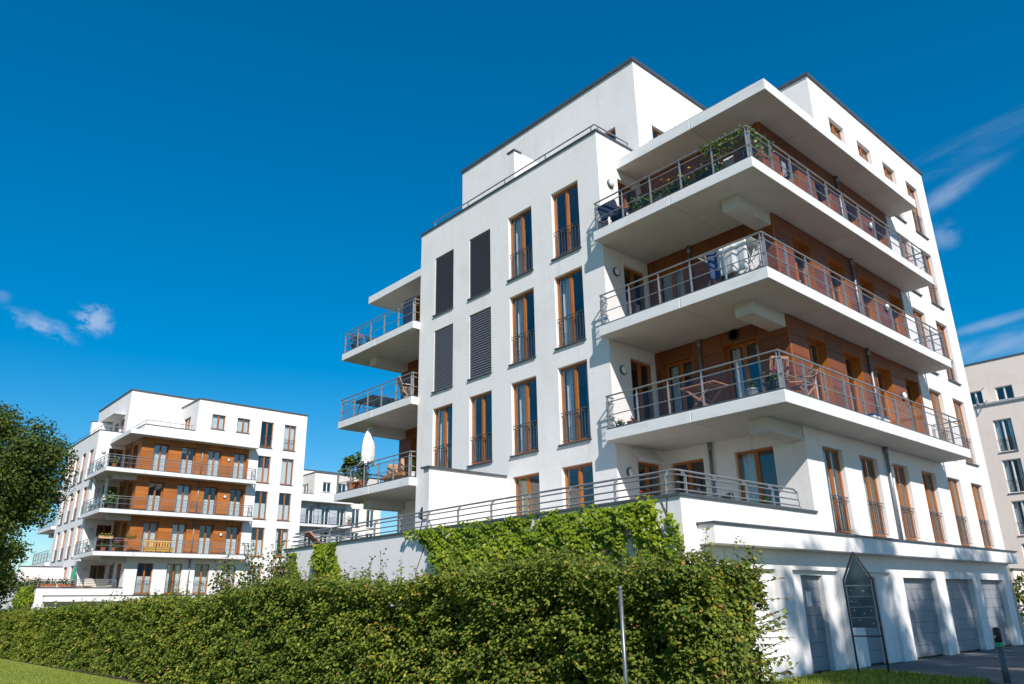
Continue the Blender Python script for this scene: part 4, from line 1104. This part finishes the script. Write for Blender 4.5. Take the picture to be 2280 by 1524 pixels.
# ------------------------------------------------------------------ things on the balconies
def pot(name, label, cat, loc, r, h, mat, leaf, fol_r, n, lmat='leaf_pot', group=None, flower=None, tall=1.0, nf=9):
    T = thing(name, label, cat, loc, group=group)
    obj('pot', MB().lathe([(r * 0.72, 0), (r * 0.98, h * 0.86), (r * 1.06, h * 0.86), (r * 1.06, h), (r * 0.9, h), (r * 0.85, h * 0.9)], 14), mat, T, smooth=False)
    d = rdir(n); t = RNG.random((n, 1)) ** 0.5
    P = d * t * np.array([fol_r, fol_r, fol_r * tall]) + np.array([0, 0, h + fol_r * tall * 0.75])
    st = MB()
    for k in range(5):
        a = random.random() * 6.28; st.tube([(0, 0, h * .8), (math.cos(a) * fol_r * .5, math.sin(a) * fol_r * .5, h + fol_r * tall * (0.5 + random.random()))], [0.008, 0.003], 5, cap=False)
    obj('stems', st, 'twig', T)
    stuff(obj('foliage', leaf_mesh('foliage', lmat, P, d + rdir(n) * .6 + np.array([0, 0, .4]), rdir(n, (0, 0, -.2)), leaf * (0.6 + .8 * RNG.random(n)), RNG.random(n)), None, T))
    if flower:
        fb = MB()
        for k in range(nf):
            v = rdir(1)[0]; v[2] = abs(v[2]); p = v * np.array([fol_r, fol_r, fol_r * tall]) + np.array([0, 0, h + fol_r * tall * .75])
            fb.lathe([(0.0, -0.02), (0.035, 0.0), (0.04, 0.02), (0.0, 0.035)], 7, p)
        obj('flowers', fb, flower, T)
    return T
def planter(label, loc, rz, L, mat, leaf, n, fh, group=None, flower=None, lmat='leaf_pot'):
    T = thing('planter_box', label, 'planter', loc, rz, group)
    obj('box', MB().box(0, L, -0.1, 0.1, 0, 0.17).box(-0.012, L + 0.012, -0.112, 0.112, 0.17, 0.19), mat, T)
    x = RNG.random(n) * L; hh = fh * (0.35 + 0.65 * RNG.random(n)) * (0.6 + 0.4 * np.sin(x * 7 + loc[1]) ** 2)
    P = np.stack([x, RNG.normal(0, 0.07, n), 0.17 + hh * RNG.random(n)], 1)
    st = MB()
    for k in range(int(L * 9)):
        q = random.random() * L; st.tube([(q, 0, .15), (q + random.uniform(-.06, .06), random.uniform(-.08, .08), .17 + fh * random.uniform(.4, 1))], [.004, .002], 4, cap=False)
    obj('stems', st, 'twig', T)
    stuff(obj('foliage', leaf_mesh('foliage', lmat, P, rdir(n, (0, 0, .6)), rdir(n, (0, 0, .3)), leaf * (0.6 + .8 * RNG.random(n)), RNG.random(n)), None, T))
    if flower:
        fb = MB()
        for k in range(int(L * 8)): fb.lathe([(0.0, -0.02), (0.035, 0.0), (0.04, 0.02), (0.0, 0.035)], 7, (random.random() * L, random.uniform(-.12, .12), .2 + fh * random.uniform(.5, 1)))
        obj('flowers', fb, flower, T)
    return T
def slat_chair(label, loc, rz, mat='wood_teak', group=None):
    T = thing('folding_chair', label, 'chair', loc, rz, group)
    for x in (-0.22, 0.22):
        obj('leg', MB().bar((x, -0.24, 0), (x, 0.22, 0.47), 0.025, 0.04), mat, T)
        obj('leg', MB().bar((x * .86, 0.26, 0), (x * .86, -0.2, 0.46), 0.025, 0.04), mat, T)
        obj('back_post', MB().bar((x, 0.16, 0.42), (x, 0.34, 0.95), 0.025, 0.04), mat, T)
        obj('armrest', MB().bar((x, -0.22, 0.66), (x, 0.26, 0.68), 0.05, 0.025), mat, T)
    for k in range(6): obj('slat', MB().box(-0.22, 0.22, -0.24 + k * 0.078, -0.18 + k * 0.078, 0.455, 0.475), mat, T)
    for k in range(6): 
        x = -0.18 + k * 0.072
        obj('slat', MB().bar((x, 0.185, 0.52), (x, 0.33, 0.92), 0.035, 0.015), mat, T)
    obj('top_rail', MB().bar((-0.22, 0.345, 0.95), (0.22, 0.345, 0.95), 0.03, 0.05), mat, T)
    return T
ZF = {2: ZB2 + TS, 3: ZB3 + TS, 4: ZB4 + TS, 1: 2.88}

# -- main block, second-floor corner balcony (lowest of the three)
def folding_table(label, loc, rz, mat='wood_teak'):
    T = thing('folding_table', label, 'table', loc, rz)
    for k in range(7): obj('slat', MB().box(-0.5, 0.5, -0.35 + k * 0.1, -0.26 + k * 0.1, 0.71, 0.735), mat, T)
    for y in (-0.28, 0.28):
        obj('leg', MB().bar((-0.42, y, 0), (0.38, y, 0.70), 0.03, 0.05), mat, T)
        obj('leg', MB().bar((0.42, y * .88, 0), (-0.38, y * .88, 0.70), 0.03, 0.05), mat, T)
    for x in (-0.4, 0.4): obj('apron', MB().bar((x, -0.33, 0.69), (x, 0.33, 0.69), 0.04, 0.035), mat, T)
    return T
folding_table('folding wooden table with crossed legs on the lowest corner balcony', (0.35, -2.7, ZF[2]), math.pi / 2)
slat_chair('slatted wooden folding chair on the lowest corner balcony, by the corner post', (0.45, -4.55, ZF[2]), 2.6)
slat_chair('slatted wooden folding chair beside the orange corner trim on the lowest balcony', (1.45, -4.72, ZF[2]), -2.2)
pot('potted_plant', 'dark pot with pink flowers at the corner of the lowest balcony', 'plant', (-0.05, -4.75, ZF[2]), 0.16, 0.3, 'pot_dark', 0.06, 0.2, 160, flower='petal_pink', nf=5)
pot('potted_plant', 'grey tub with sparse plant behind the glass of the lowest corner balcony', 'plant', (0.0, -4.2, ZF[2]), 0.17, 0.28, 'pipe_zinc', 0.05, 0.16, 90)
pot('potted_plant', 'terracotta bowl at the left end of the lowest corner balcony', 'plant', (-0.12, -0.75, ZF[2]), 0.16, 0.14, 'terracotta', 0.04, 0.10, 60)
pot('potted_plant', 'row of low dark leaves at the left end of the lowest corner balcony', 'plant', (-0.16, -0.35, ZF[2]), 0.12, 0.1, 'pot_dark', 0.05, 0.14, 120, tall=0.7)
ck = thing('wall_clock', 'round wall clock with black rim on the wood wall over the lowest balcony', 'clock', (XR - 0.03, -2.71, 8.38)); ck.rotation_euler = (0, -math.pi / 2, 0)
obj('rim', MB().lathe([(0.17, 0.0), (0.17, 0.04), (0.13, 0.05), (0.125, 0.03)], 24), 'plastic_black', ck, smooth=False)
obj('face', MB().lathe([(0.0, 0.02), (0.128, 0.02), (0.128, 0.03)], 24), 'paper_white', ck)
obj('hands', MB().box(-0.006, 0.10, -0.006, 0.006, 0.032, 0.036).box(-0.006, 0.006, -0.06, 0.006, 0.037, 0.040), 'plastic_black', ck)
tub = thing('storage_box', 'low white storage box with blue lid behind the balcony glass', 'box', (4.6, -5.0, ZF[2]))
obj('box', MB().box(0, 1.0, 0, 0.35, 0, 0.22), 'frame_white', tub, bevel=0.02); obj('lid', MB().box(-0.02, 1.02, -0.02, 0.37, 0.22, 0.27), 'cloth_blue', tub, bevel=0.02)

# -- middle corner balcony: laundry on a rack
def laundry():
    T = thing('drying_rack', 'drying rack with legs and wires on the middle corner balcony', 'drying rack', (0.05, -4.05, ZF[3]), math.pi / 2)
    mb = MB()
    for y in (-0.28, 0.28):
        mb.tube([(-0.75, y, 0.95), (0.75, y, 0.95)], 0.012, 6)
    for x in (-0.75, 0.75): mb.tube([(x, -0.28, 0.95), (x, 0.28, 0.95)], 0.012, 6)
    obj('frame', mb, 'frame_white', T)
    for x in (-0.55, 0.55):
        obj('leg', MB().tube([(x, -0.3, 0), (x, 0.28, 0.94)], 0.012, 6), 'frame_white', T); obj('leg', MB().tube([(x + .03, 0.3, 0), (x + .03, -0.28, 0.94)], 0.012, 6), 'frame_white', T)
    w = MB()
    for k in range(6): w.tube([(-0.75, -0.2 + k * 0.08, 0.95), (0.75, -0.2 + k * 0.08, 0.95)], 0.004, 4)
    obj('wires', w, 'frame_white', T)
    return T
laundry()
def cloth(name, label, loc, rz, w, drop_a, drop_b, mat, n=18, thick=0.30, seed=0):
    """a sheet over a rail: up the back, over, and down the front with folds"""
    rg = random.Random(seed); mb = MB(); cols = n; prof = []
    for k in range(9): prof.append((-thick / 2 - 0.02, -drop_a * (1 - k / 8)))
    for k in range(1, 6): prof.append((-thick / 2 + thick * k / 6, 0.035 * math.sin(math.pi * k / 6)))
    for k in range(9): prof.append((thick / 2 + 0.02, -drop_b * k / 8))
    ph = rg.random() * 6
    for i in range(cols + 1):
        x = w * (i / cols - .5)
        for (y, z) in prof:
            amp = 0.035 * min(1, -z * 1.6) if z < 0 else 0.004
            sg = 1 if y > 0 else -1
            mb.v.append((x * (1 + 0.05 * z), y + sg * amp * (math.sin(x * 19 + ph) + .5 * math.sin(x * 37 + ph * 2)), z + (0.03 * math.sin(x * 5 + ph) if abs(z) > 0.9 * max(drop_a, drop_b) else 0)))
    m_ = len(prof)
    for i in range(cols):
        for j in range(m_ - 1):
            a = i * m_ + j; mb.f.append((a, a + m_, a + m_ + 1, a + 1)); mb.m.append(0)
    T = obj(name, mb, mat, None, loc, rz, smooth=True)
    sd = T.modifiers.new('thickness', 'SOLIDIFY'); sd.thickness = 0.006
    return T
tag(cloth('laundry_sheet', 'large white sheet hanging over the drying rack on the middle balcony', (0.05, -4.30, ZF[3] + 0.985), math.pi / 2, 0.78, 0.62, 0.80, 'cloth_white', thick=0.60, seed=1), 'large white sheet hanging over the drying rack on the middle balcony', 'laundry')
tag(cloth('laundry_shirt', 'blue and white shirt hanging at the left end of the drying rack', (-0.10, -3.70, ZF[3] + 0.985), math.pi / 2, 0.30, 0.5, 0.75, 'cloth_blue', 10, 0.16, 2), 'dark blue shirt hanging at the left end of the drying rack', 'laundry')
tag(cloth('laundry_towel', 'pale towel', (-0.16, -3.9, ZF[3] + 0.99), math.pi / 2, 0.13, 0.4, 0.62, 'cloth_white', 8, 0.10, 3), 'narrow white towel hanging between the blue shirt and the white sheet', 'laundry')
tag(obj('doormat', MB().box(0, 0.5, 0, 0.4, 0, 0.03), 'cloth_navy', None, (-0.25, -0.75, ZF[3])), 'small dark folded mat at the left end of the middle balcony', 'mat')

# -- top corner balcony: planters, climber, table and chair
planter('terracotta planter box with tall stalks near the left end of the top corner balcony', (-0.10, -1.25, ZF[4]), -math.pi / 2, 0.9, 'terracotta', 0.07, 420, 0.62)
planter('terracotta planter box with green herbs in the middle of the top corner balcony', (-0.10, -2.35, ZF[4]), -math.pi / 2, 0.85, 'terracotta', 0.07, 480, 0.6, flower='petal_yellow')
planter('dark planter box with mixed plants next to the climber on the top corner balcony', (-0.10, -3.4, ZF[4]), -math.pi / 2, 0.8, 'pot_dark', 0.06, 360, 0.65, flower='petal_white')
vn = thing('climbing_plant', 'yellowing climbing plant tangled over the corner of the top balcony railing', 'plant', (XB + 0.12, YSB + 0.14, ZF[4]))
obj('pot', MB().lathe([(0.13, 0), (0.17, 0.26), (0.18, 0.28)], 12), 'pot_dark', vn, (0.12, 0.12, 0.012))
vs = MB()
for k in range(9):
    q = random.random() * 1.1; s = (0.0, q) if k % 2 else (q, 0.0)
    vs.tube([(0.02, 0.02, 0.25), (s[0] * .4, s[1] * .4, 0.6), (s[0], s[1], 0.95)], [.008, .006, .003], 5, cap=False)
obj('stems', vs, 'twig', vn)
nn = 750
q = RNG.random(nn) * 1.25; side = RNG.random(nn) < 0.55
zz = 0.98 - np.abs(RNG.normal(0, 0.30, nn)) + 0.06 * RNG.random(nn); zz[:30] += 0.10 * RNG.random(30)
P = np.stack([np.where(side, RNG.normal(0, .05, nn), q), np.where(side, q, RNG.normal(0, .05, nn)), np.clip(zz, 0.1, 1.25)], 1)
stuff(obj('foliage', leaf_mesh('foliage', 'leaf_pot', P, rdir(nn, (-.4, -.4, .4)), rdir(nn, (0, 0, -.5)), 0.07 * (0.6 + .9 * RNG.random(nn)), np.clip(RNG.random(nn) * .75 + .3, 0, 1)), None, vn))
def side_table(label, loc):
    T = thing('side_table', label, 'table', loc)
    obj('table_top', MB().lathe([(0.30, 0.72), (0.31, 0.74), (0.30, 0.755)], 20), 'wood_teak', T)
    for k in range(3):
        a = k * 2.094; obj('leg', MB().bar((math.cos(a) * .24, math.sin(a) * .24, 0), (math.cos(a) * .1, math.sin(a) * .1, .72), .03, .03), 'wood_teak', T)
side_table('small round wooden table at the left end of the top corner balcony', (0.25, -0.42, ZF[4]))
ac = thing('armchair', 'dark cushioned armchair at the left end of the top corner balcony', 'chair', (0.0, -0.75, ZF[4]), 0.4)
obj('seat', MB().box(-0.3, 0.3, -0.3, 0.3, 0.25, 0.42), 'cloth_navy', ac, bevel=0.04); obj('backrest', MB().bar((0, 0.3, 0.4), (0, 0.42, 0.85), 0.58, 0.12), 'cloth_navy', ac, bevel=0.03)
for x in (-.27, .27):
    for y in (-.27, .27): obj('leg', MB().box(x - .025, x + .025, y - .025, y + .025, 0, .25), 'frame_white', ac)
pot('potted_plant', 'tall grassy plant in a pot beside the door of the top corner balcony', 'plant', (0.75, -1.2, ZF[4]), 0.15, 0.3, 'pot_white', 0.12, 0.22, 140, tall=2.2)

# -- terrace behind the corner railing
pot('potted_plant', 'pot of red flowers on the terrace behind the ivy', 'plant', (-2.75, -3.0, 2.88), 0.2, 0.5, 'terracotta', 0.05, 0.2, 200, flower='petal_red', nf=4)
pot('potted_plant', 'yellow-green potted conifer behind the terrace railing near the wall corner', 'plant', (0.55, -3.85, 2.88), 0.15, 0.45, 'pot_dark', 0.05, 0.17, 320, lmat='leaf_citrus', tall=1.7)
for k, (x, y, a, lb) in enumerate(((-1.15, -3.4, 0.4, 'dark wicker armchair on the terrace, left of the pair behind the railing'), (-0.1, -3.5, -0.3, 'dark wicker armchair on the terrace, right of the pair behind the railing'))):
    T = thing('armchair', lb, 'chair', (x, y, 2.88), a, 'pair of dark wicker armchairs')
    obj('seat', MB().box(-0.32, 0.32, -0.32, 0.32, 0.1, 0.42), 'plastic_black', T, bevel=0.05)
    obj('backrest', MB().bar((0, 0.3, 0.4), (0, 0.40, 0.95), 0.64, 0.1), 'plastic_black', T, bevel=0.03)
    for x_ in (-.33, .33): obj('armrest', MB().box(x_ - .05, x_ + .05, -.3, .3, .3, .66), 'plastic_black', T, bevel=0.03)
wc = thing('watering_can', 'dark watering can near the end of the terrace railing', 'watering can', (1.25, -3.75, 3.3), -0.6)
obj('body', MB().lathe([(0.12, 0), (0.125, 0.2), (0.08, 0.25)], 14), 'plastic_black', wc); obj('spout', MB().tube([(-0.1, 0, .05), (-0.34, 0, .30)], [.025, .015], 8), 'plastic_black', wc)
obj('handle', MB().tube([(0.1, 0, .22), (0.2, 0, .26), (.2, 0, .1), (.12, 0, .06)], .012, 6), 'plastic_black', wc)
tag(obj('plant_stand', MB().box(0, .5, 0, .35, 0, .40).box(-.04, .54, -.04, .39, .40, .44), 'wood_teak', None, (1.0, -3.95, 2.88)), 'small wooden stand under the watering can', 'stand')

# -- far side balconies of the main block (left of the shaded front)
pot('potted_plant', 'pot of red and pink flowers at the outer end of the highest far balcony', 'plant', (0.05, 13.95, ZF[4]), 0.22, 0.35, 'pot_dark', 0.06, 0.3, 260, flower='petal_pink', nf=16)
pot('potted_plant', 'small pot of violet flowers next to the pink ones on the highest far balcony', 'plant', (0.15, 13.1, ZF[4]), 0.16, 0.2, 'terracotta', 0.05, 0.2, 160, flower='petal_violet', nf=9)
obx = thing('folding_screen', 'dark navy folding screen at the near end of the highest far balcony', 'screen', (0.2, 9.9, ZF[4]))
obj('panel', MB().box(0, 0.04, 0, 0.75, 0.05, 1.35), 'cloth_navy', obx); obj('panel', MB().bar((0.05, 0.78, 0.7), (0.5, 1.1, 0.7), 0.04, 1.3), 'cloth_navy', obx)
slat_chair('pale wooden chair at the near end of the middle far balcony', (0.15, 10.2, ZF[3]), 1.2, 'wood_pale')
obx = thing('folding_screen', 'dark navy folding screen behind the pale chair on the middle far balcony', 'screen', (0.75, 9.6, ZF[3]))
obj('panel', MB().box(0, 0.04, 0, 0.8, 0.05, 1.35), 'cloth_navy', obx); obj('panel', MB().bar((0.05, 0.83, 0.7), (0.45, 1.15, 0.7), 0.04, 1.3), 'cloth_navy', obx)
gt = thing('garden_table', 'thin metal garden table on the middle far balcony, seen against the sky', 'table', (0.5, 13.0, ZF[3]))
obj('table_top', MB().box(-.6, .6, -.8, .8, .70, .725), 'railing_dark', gt)
for x in (-.5, .5):
    for y in (-.7, .7): obj('leg', MB().bar((x, y, 0), (x * .7, y * .7, .7), .03, .03), 'railing_dark', gt)
pa = thing('parasol', 'closed white parasol standing on the lowest far balcony', 'parasol', (0.02, 12.6, ZF[2]))
obj('pole', MB().tube([(0, 0, 0), (0, 0, 2.42)], 0.02, 8), 'railing_dark', pa)
obj('base', MB().lathe([(0.25, 0), (0.25, 0.05), (0.05, 0.09)], 16), 'concrete_grey', pa)
cn = MB(); prof = [(0.15, 1.0), (0.23, 1.08), (0.25, 1.3), (0.24, 1.62), (0.18, 1.98), (0.09, 2.25), (0.045, 2.38), (0.0, 2.44)]
for k, (r, z) in enumerate(prof):
    for j in range(24): 
        rr = r * (1 + (0.16 if j % 3 == 0 else -0.05)); t = 2 * math.pi * j / 24; cn.v.append((rr * math.cos(t), rr * math.sin(t), z))
for k in range(len(prof) - 1):
    for j in range(24): cn.f.append((k * 24 + j, k * 24 + (j + 1) % 24, (k + 1) * 24 + (j + 1) % 24, (k + 1) * 24 + j)); cn.m.append(0)
obj('canopy', cn, 'cloth_white', pa, smooth=True)
fr_ = MB()
for j in range(10):
    t = 2 * math.pi * j / 10; fr_.bar((0.18 * math.cos(t), 0.18 * math.sin(t), 1.12), (0.31 * math.cos(t + .2), 0.31 * math.sin(t + .2), 0.9 + 0.08 * (j % 3)), 0.10, 0.012)
obj('valance', fr_, 'cloth_white', pa)
ct = thing('citrus_tree', 'leafy potted citrus tree at the outer end of the lowest far balcony', 'plant', (0.15, 13.85, ZF[2]))
obj('pot', MB().lathe([(0.17, 0), (0.23, 0.34), (0.25, 0.36), (0.25, 0.42), (0.2, 0.42)], 16), 'terracotta', ct)
obj('trunk', MB().tube([(0, 0, .35), (0.02, 0.02, .8), (0, 0, 1.2)], [.03, .025, .015], 8), 'bark', ct)
cc = [(random.gauss(0, .30), random.gauss(0, .34), random.uniform(.75, 1.75)) for k in range(13)]
stuff(obj('foliage', blob_leaves(cc, [0.2] * 13, 46, 0.12, 'leaf_citrus', 'foliage'), None, ct))
pot('potted_plant', 'dark green bush in a pot between the citrus tree and the parasol', 'plant', (0.05, 12.95, ZF[2]), 0.2, 0.35, 'terracotta', 0.09, 0.3, 300, tall=1.4, flower='petal_pink', nf=4)
for k, (y, z, a, lb) in enumerate(((10.9, 0.42, 0.3, 'upright peach cushion, left one on the lowest far balcony'), (10.35, 0.5, -0.35, 'tilted peach cushion, right one on the lowest far balcony'))):
    T = obj('cushion', MB().box(-.26, .26, -.07, .07, -.24, .24), 'cloth_peach', None, (0.1, y, ZF[2] + z + 0.06), W90 + a, bevel=0.06); T.rotation_euler[1] = a * .5
    tag(T, lb, 'cushion', 'peach cushions on the far balcony')
tag(obj('balcony_bench', MB().box(-0.1, 0.45, 10.0, 11.3, .18, .32).box(-0.05, .0, 10.05, 10.1, 0, .18).box(-.05, 0, 11.2, 11.25, 0, .18).box(.38, .43, 10.05, 10.1, 0, .18).box(.38, .43, 11.2, 11.25, 0, .18), 'wood_teak', None, (0, 0, ZF[2])), 'low wooden bench under the peach cushions', 'bench')
pot('potted_plant', 'green plant at the near end of the lowest far balcony beside the white wall', 'plant', (0.05, 9.6, ZF[2]), 0.15, 0.25, 'pot_white', 0.08, 0.2, 150, tall=1.3)
# terrace beyond the divider
lo = thing('sun_lounger', 'brown wooden sun lounger behind the far end of the terrace railing', 'lounger', (-2.3, 10.6, 2.88), 1.4)
obj('frame', MB().box(-.3, .3, -.9, .9, .62, .68), 'wood_teak', lo); obj('backrest', MB().bar((0, .55, .68), (0, 1.0, 1.08), .58, .05), 'wood_teak', lo)
for x in (-.26, .26):
    for y in (-.8, .8): obj('leg', MB().box(x - .03, x + .03, y - .03, y + .03, 0, .62), 'wood_teak', lo)
es = thing('easel_stand', 'small tilted panel on metal legs behind the terrace railing', 'stand', (-2.55, 5.1, 2.88), W90)
obj('panel', MB().bar((0, 0, .95), (0, .14, 1.25), .55, .03), 'sign_panel', es)
for x in (-.22, .22): obj('leg', MB().bar((x, -.16, 0), (x, .12, 1.25), .025, .025), 'railing_metal', es)
obj('leg', MB().bar((0, .5, 0), (0, .1, 1.2), .025, .025), 'railing_metal', es)

# -- things on the distant left block
def lp(x, y, z): return (LT.x + x, LT.y + y, LT.z + z)
bn = thing('garden_bench', 'yellow wooden bench with slatted back on the distant building\'s lowest balcony', 'bench', lp(4.05, -4.75, ZF[2]), math.pi)
obj('seat', MB().box(-1.0, 1.0, -.2, .25, .40, .45), 'wood_yellow', bn)
for x in (-.95, -.35, .35, .95): obj('leg', MB().box(x - .05, x + .05, -.18, .22, 0, .40), 'wood_yellow', bn)
obj('apron', MB().box(-.98, .98, .20, .24, .12, .39), 'wood_yellow', bn)
for k in range(9): obj('slat', MB().box(-.9 + k * .2, -.78 + k * .2, -.24, -.21, .45, .80), 'wood_yellow', bn)
obj('top_rail', MB().box(-1.0, 1.0, -.25, -.20, .80, .92), 'wood_yellow', bn)
for k, (x, y, l, fl, lb) in enumerate(((0.2, -4.9, 4, 'petal_white', 'white flowering pot at the corner of the distant building\'s top balcony'), (-.1, -2.2, 4, 'petal_red', 'red flowers behind the side glass of the distant building\'s top balcony'), (0.3, -4.95, 2, 'petal_red', 'left terracotta pot on the distant building\'s lowest balcony'), (0.95, -4.95, 2, 'petal_pink', 'right terracotta pot on the distant building\'s lowest balcony'), (-.1, -3.4, 3, 'petal_white', 'white flowering plant behind the side glass of the distant building\'s middle balcony'), (-.1, -1.6, 3, 'petal_white', 'bushy plant at the far end of the distant building\'s middle balcony'), (-.1, -2.6, 2, 'petal_white', 'white flowering plant behind the side glass of the distant building\'s lowest balcony'))):
    pot('potted_plant', lb, 'plant', lp(x, y, ZF[l]), 0.2, 0.28, 'terracotta', 0.10, 0.32, 90, flower=fl, nf=12)
pot('potted_plant', 'large leafy potted bush on the distant building\'s middle balcony', 'plant', lp(0.75, -3.4, ZF[3]), 0.28, 0.45, 'pot_dark', 0.16, 0.62, 260, tall=1.25)
planter('red planter box hung on the railing of the distant building\'s lowest balcony', lp(1.5, -5.3, ZF[2] + 0.72), 0, 0.75, 'terracotta', 0.08, 120, 0.4)
planter('planter with orange blooms on the railing corner of the distant building\'s lowest balcony', lp(-0.2, -5.3, ZF[2] + 0.86), 0, 0.9, 'wood_pale', 0.08, 70, 0.15, flower='petal_yellow')
for k, (x, lb) in enumerate(((-0.05, 'slim white post with drape, left of two under the distant top balcony'), (0.5, 'slim white post with drape, right of two under the distant top balcony'))):
    T = thing('drape', lb, 'drape', lp(x, -1.2 - k * 1.3, ZF[3]), group='white drapes on the distant middle balcony')
    obj('cloth', MB().lathe([(0.16, 0.9), (0.13, 1.4), (0.12, 2.2), (0.14, 2.62)], 12), 'cloth_white', T); obj('pole', MB().tube([(0, 0, 0), (0, 0, 2.64)], .02, 8), 'frame_white', T)
sc = thing('garden_sofa', 'cream cushioned sofa on the terrace of the distant building', 'sofa', lp(0.75, -3.2, 2.88))
obj('seat', MB().box(-.8, .8, -.35, .4, .25, .55), 'cloth_cream', sc, bevel=.06); obj('backrest', MB().box(-.8, .8, .3, .5, .5, 1.25), 'cloth_cream', sc, bevel=.06)
for x in (-.75, .75): obj('armrest', MB().box(x - .1, x + .1, -.35, .4, .3, .8), 'cloth_cream', sc, bevel=.04)
cvr = thing('covered_chair', 'chair under a crumpled white cover on the terrace of the distant building', 'chair', lp(-1.3, -3.7, 2.88))
cm = MB().lathe([(0.42, 0), (0.45, 0.3), (0.40, 0.7), (0.36, 1.0), (0.2, 1.18), (0.0, 1.2)], 18)
cm.v = [(v[0] * (1 + .12 * math.sin(5 * math.atan2(v[1], v[0]) + v[2] * 4)), v[1] * (1 + .12 * math.sin(4 * math.atan2(v[1], v[0]) + v[2] * 7)), v[2]) for v in cm.v]
obj('cover', cm, 'cloth_white', cvr, smooth=True); obj('leg', MB().tube([(0, 0, -.0), (0, 0, .3)], .03, 6), 'railing_dark', cvr)
tb = thing('terrace_table', 'low wooden table between the covered chair and the sofa', 'table', lp(-.35, -3.7, 2.88))
obj('table_top', MB().box(-.55, .55, -.35, .35, .68, .73), 'wood_yellow', tb)
for x in (-.5, .5):
    for y in (-.3, .3): obj('leg', MB().box(x - .03, x + .03, y - .03, y + .03, 0, .68), 'wood_yellow', tb)
for k in range(5):
    planter(['first', 'second', 'third', 'fourth', 'fifth'][k] + ' flower box from the corner along the distant building\'s terrace wall', lp(-2.98, -3.6 + k * 2.1 , ZT + 0.02), math.pi / 2, 1.7, 'terracotta', 0.11, 240, 0.55, flower=['petal_red', 'petal_yellow', 'petal_pink', 'petal_violet', 'petal_pink'][k], group='flower boxes on the distant terrace wall')
for k in range(2):
    planter(['left', 'right'][k] + ' flower box on the front wall of the distant building\'s terrace', lp(-3.0 + k * 1.05, -4.05, ZT + 0.02), 0, 0.95, 'terracotta', 0.11, 150, 0.4, flower='petal_red', group='flower boxes on the distant front wall')
pg = thing('closed_parasol', 'closed green parasol in the shade of the distant building\'s terrace', 'parasol', lp(-.3, -.6, 2.88))
obj('pole', MB().tube([(0, 0, 0), (0, 0, 2.3)], .02, 8), 'railing_dark', pg); obj('canopy', MB().lathe([(0.12, .7), (0.15, 1.2), (0.1, 1.9), (0.02, 2.3)], 10), 'plastic_green', pg)
pot('potted_plant', 'plant with pot on the far cream building\'s balcony', 'plant', (22.64 + 10.6, 75.8 - 5.0, 11.78 - .65), 0.25, 0.4, 'terracotta', 0.15, 0.35, 60, tall=1.6)
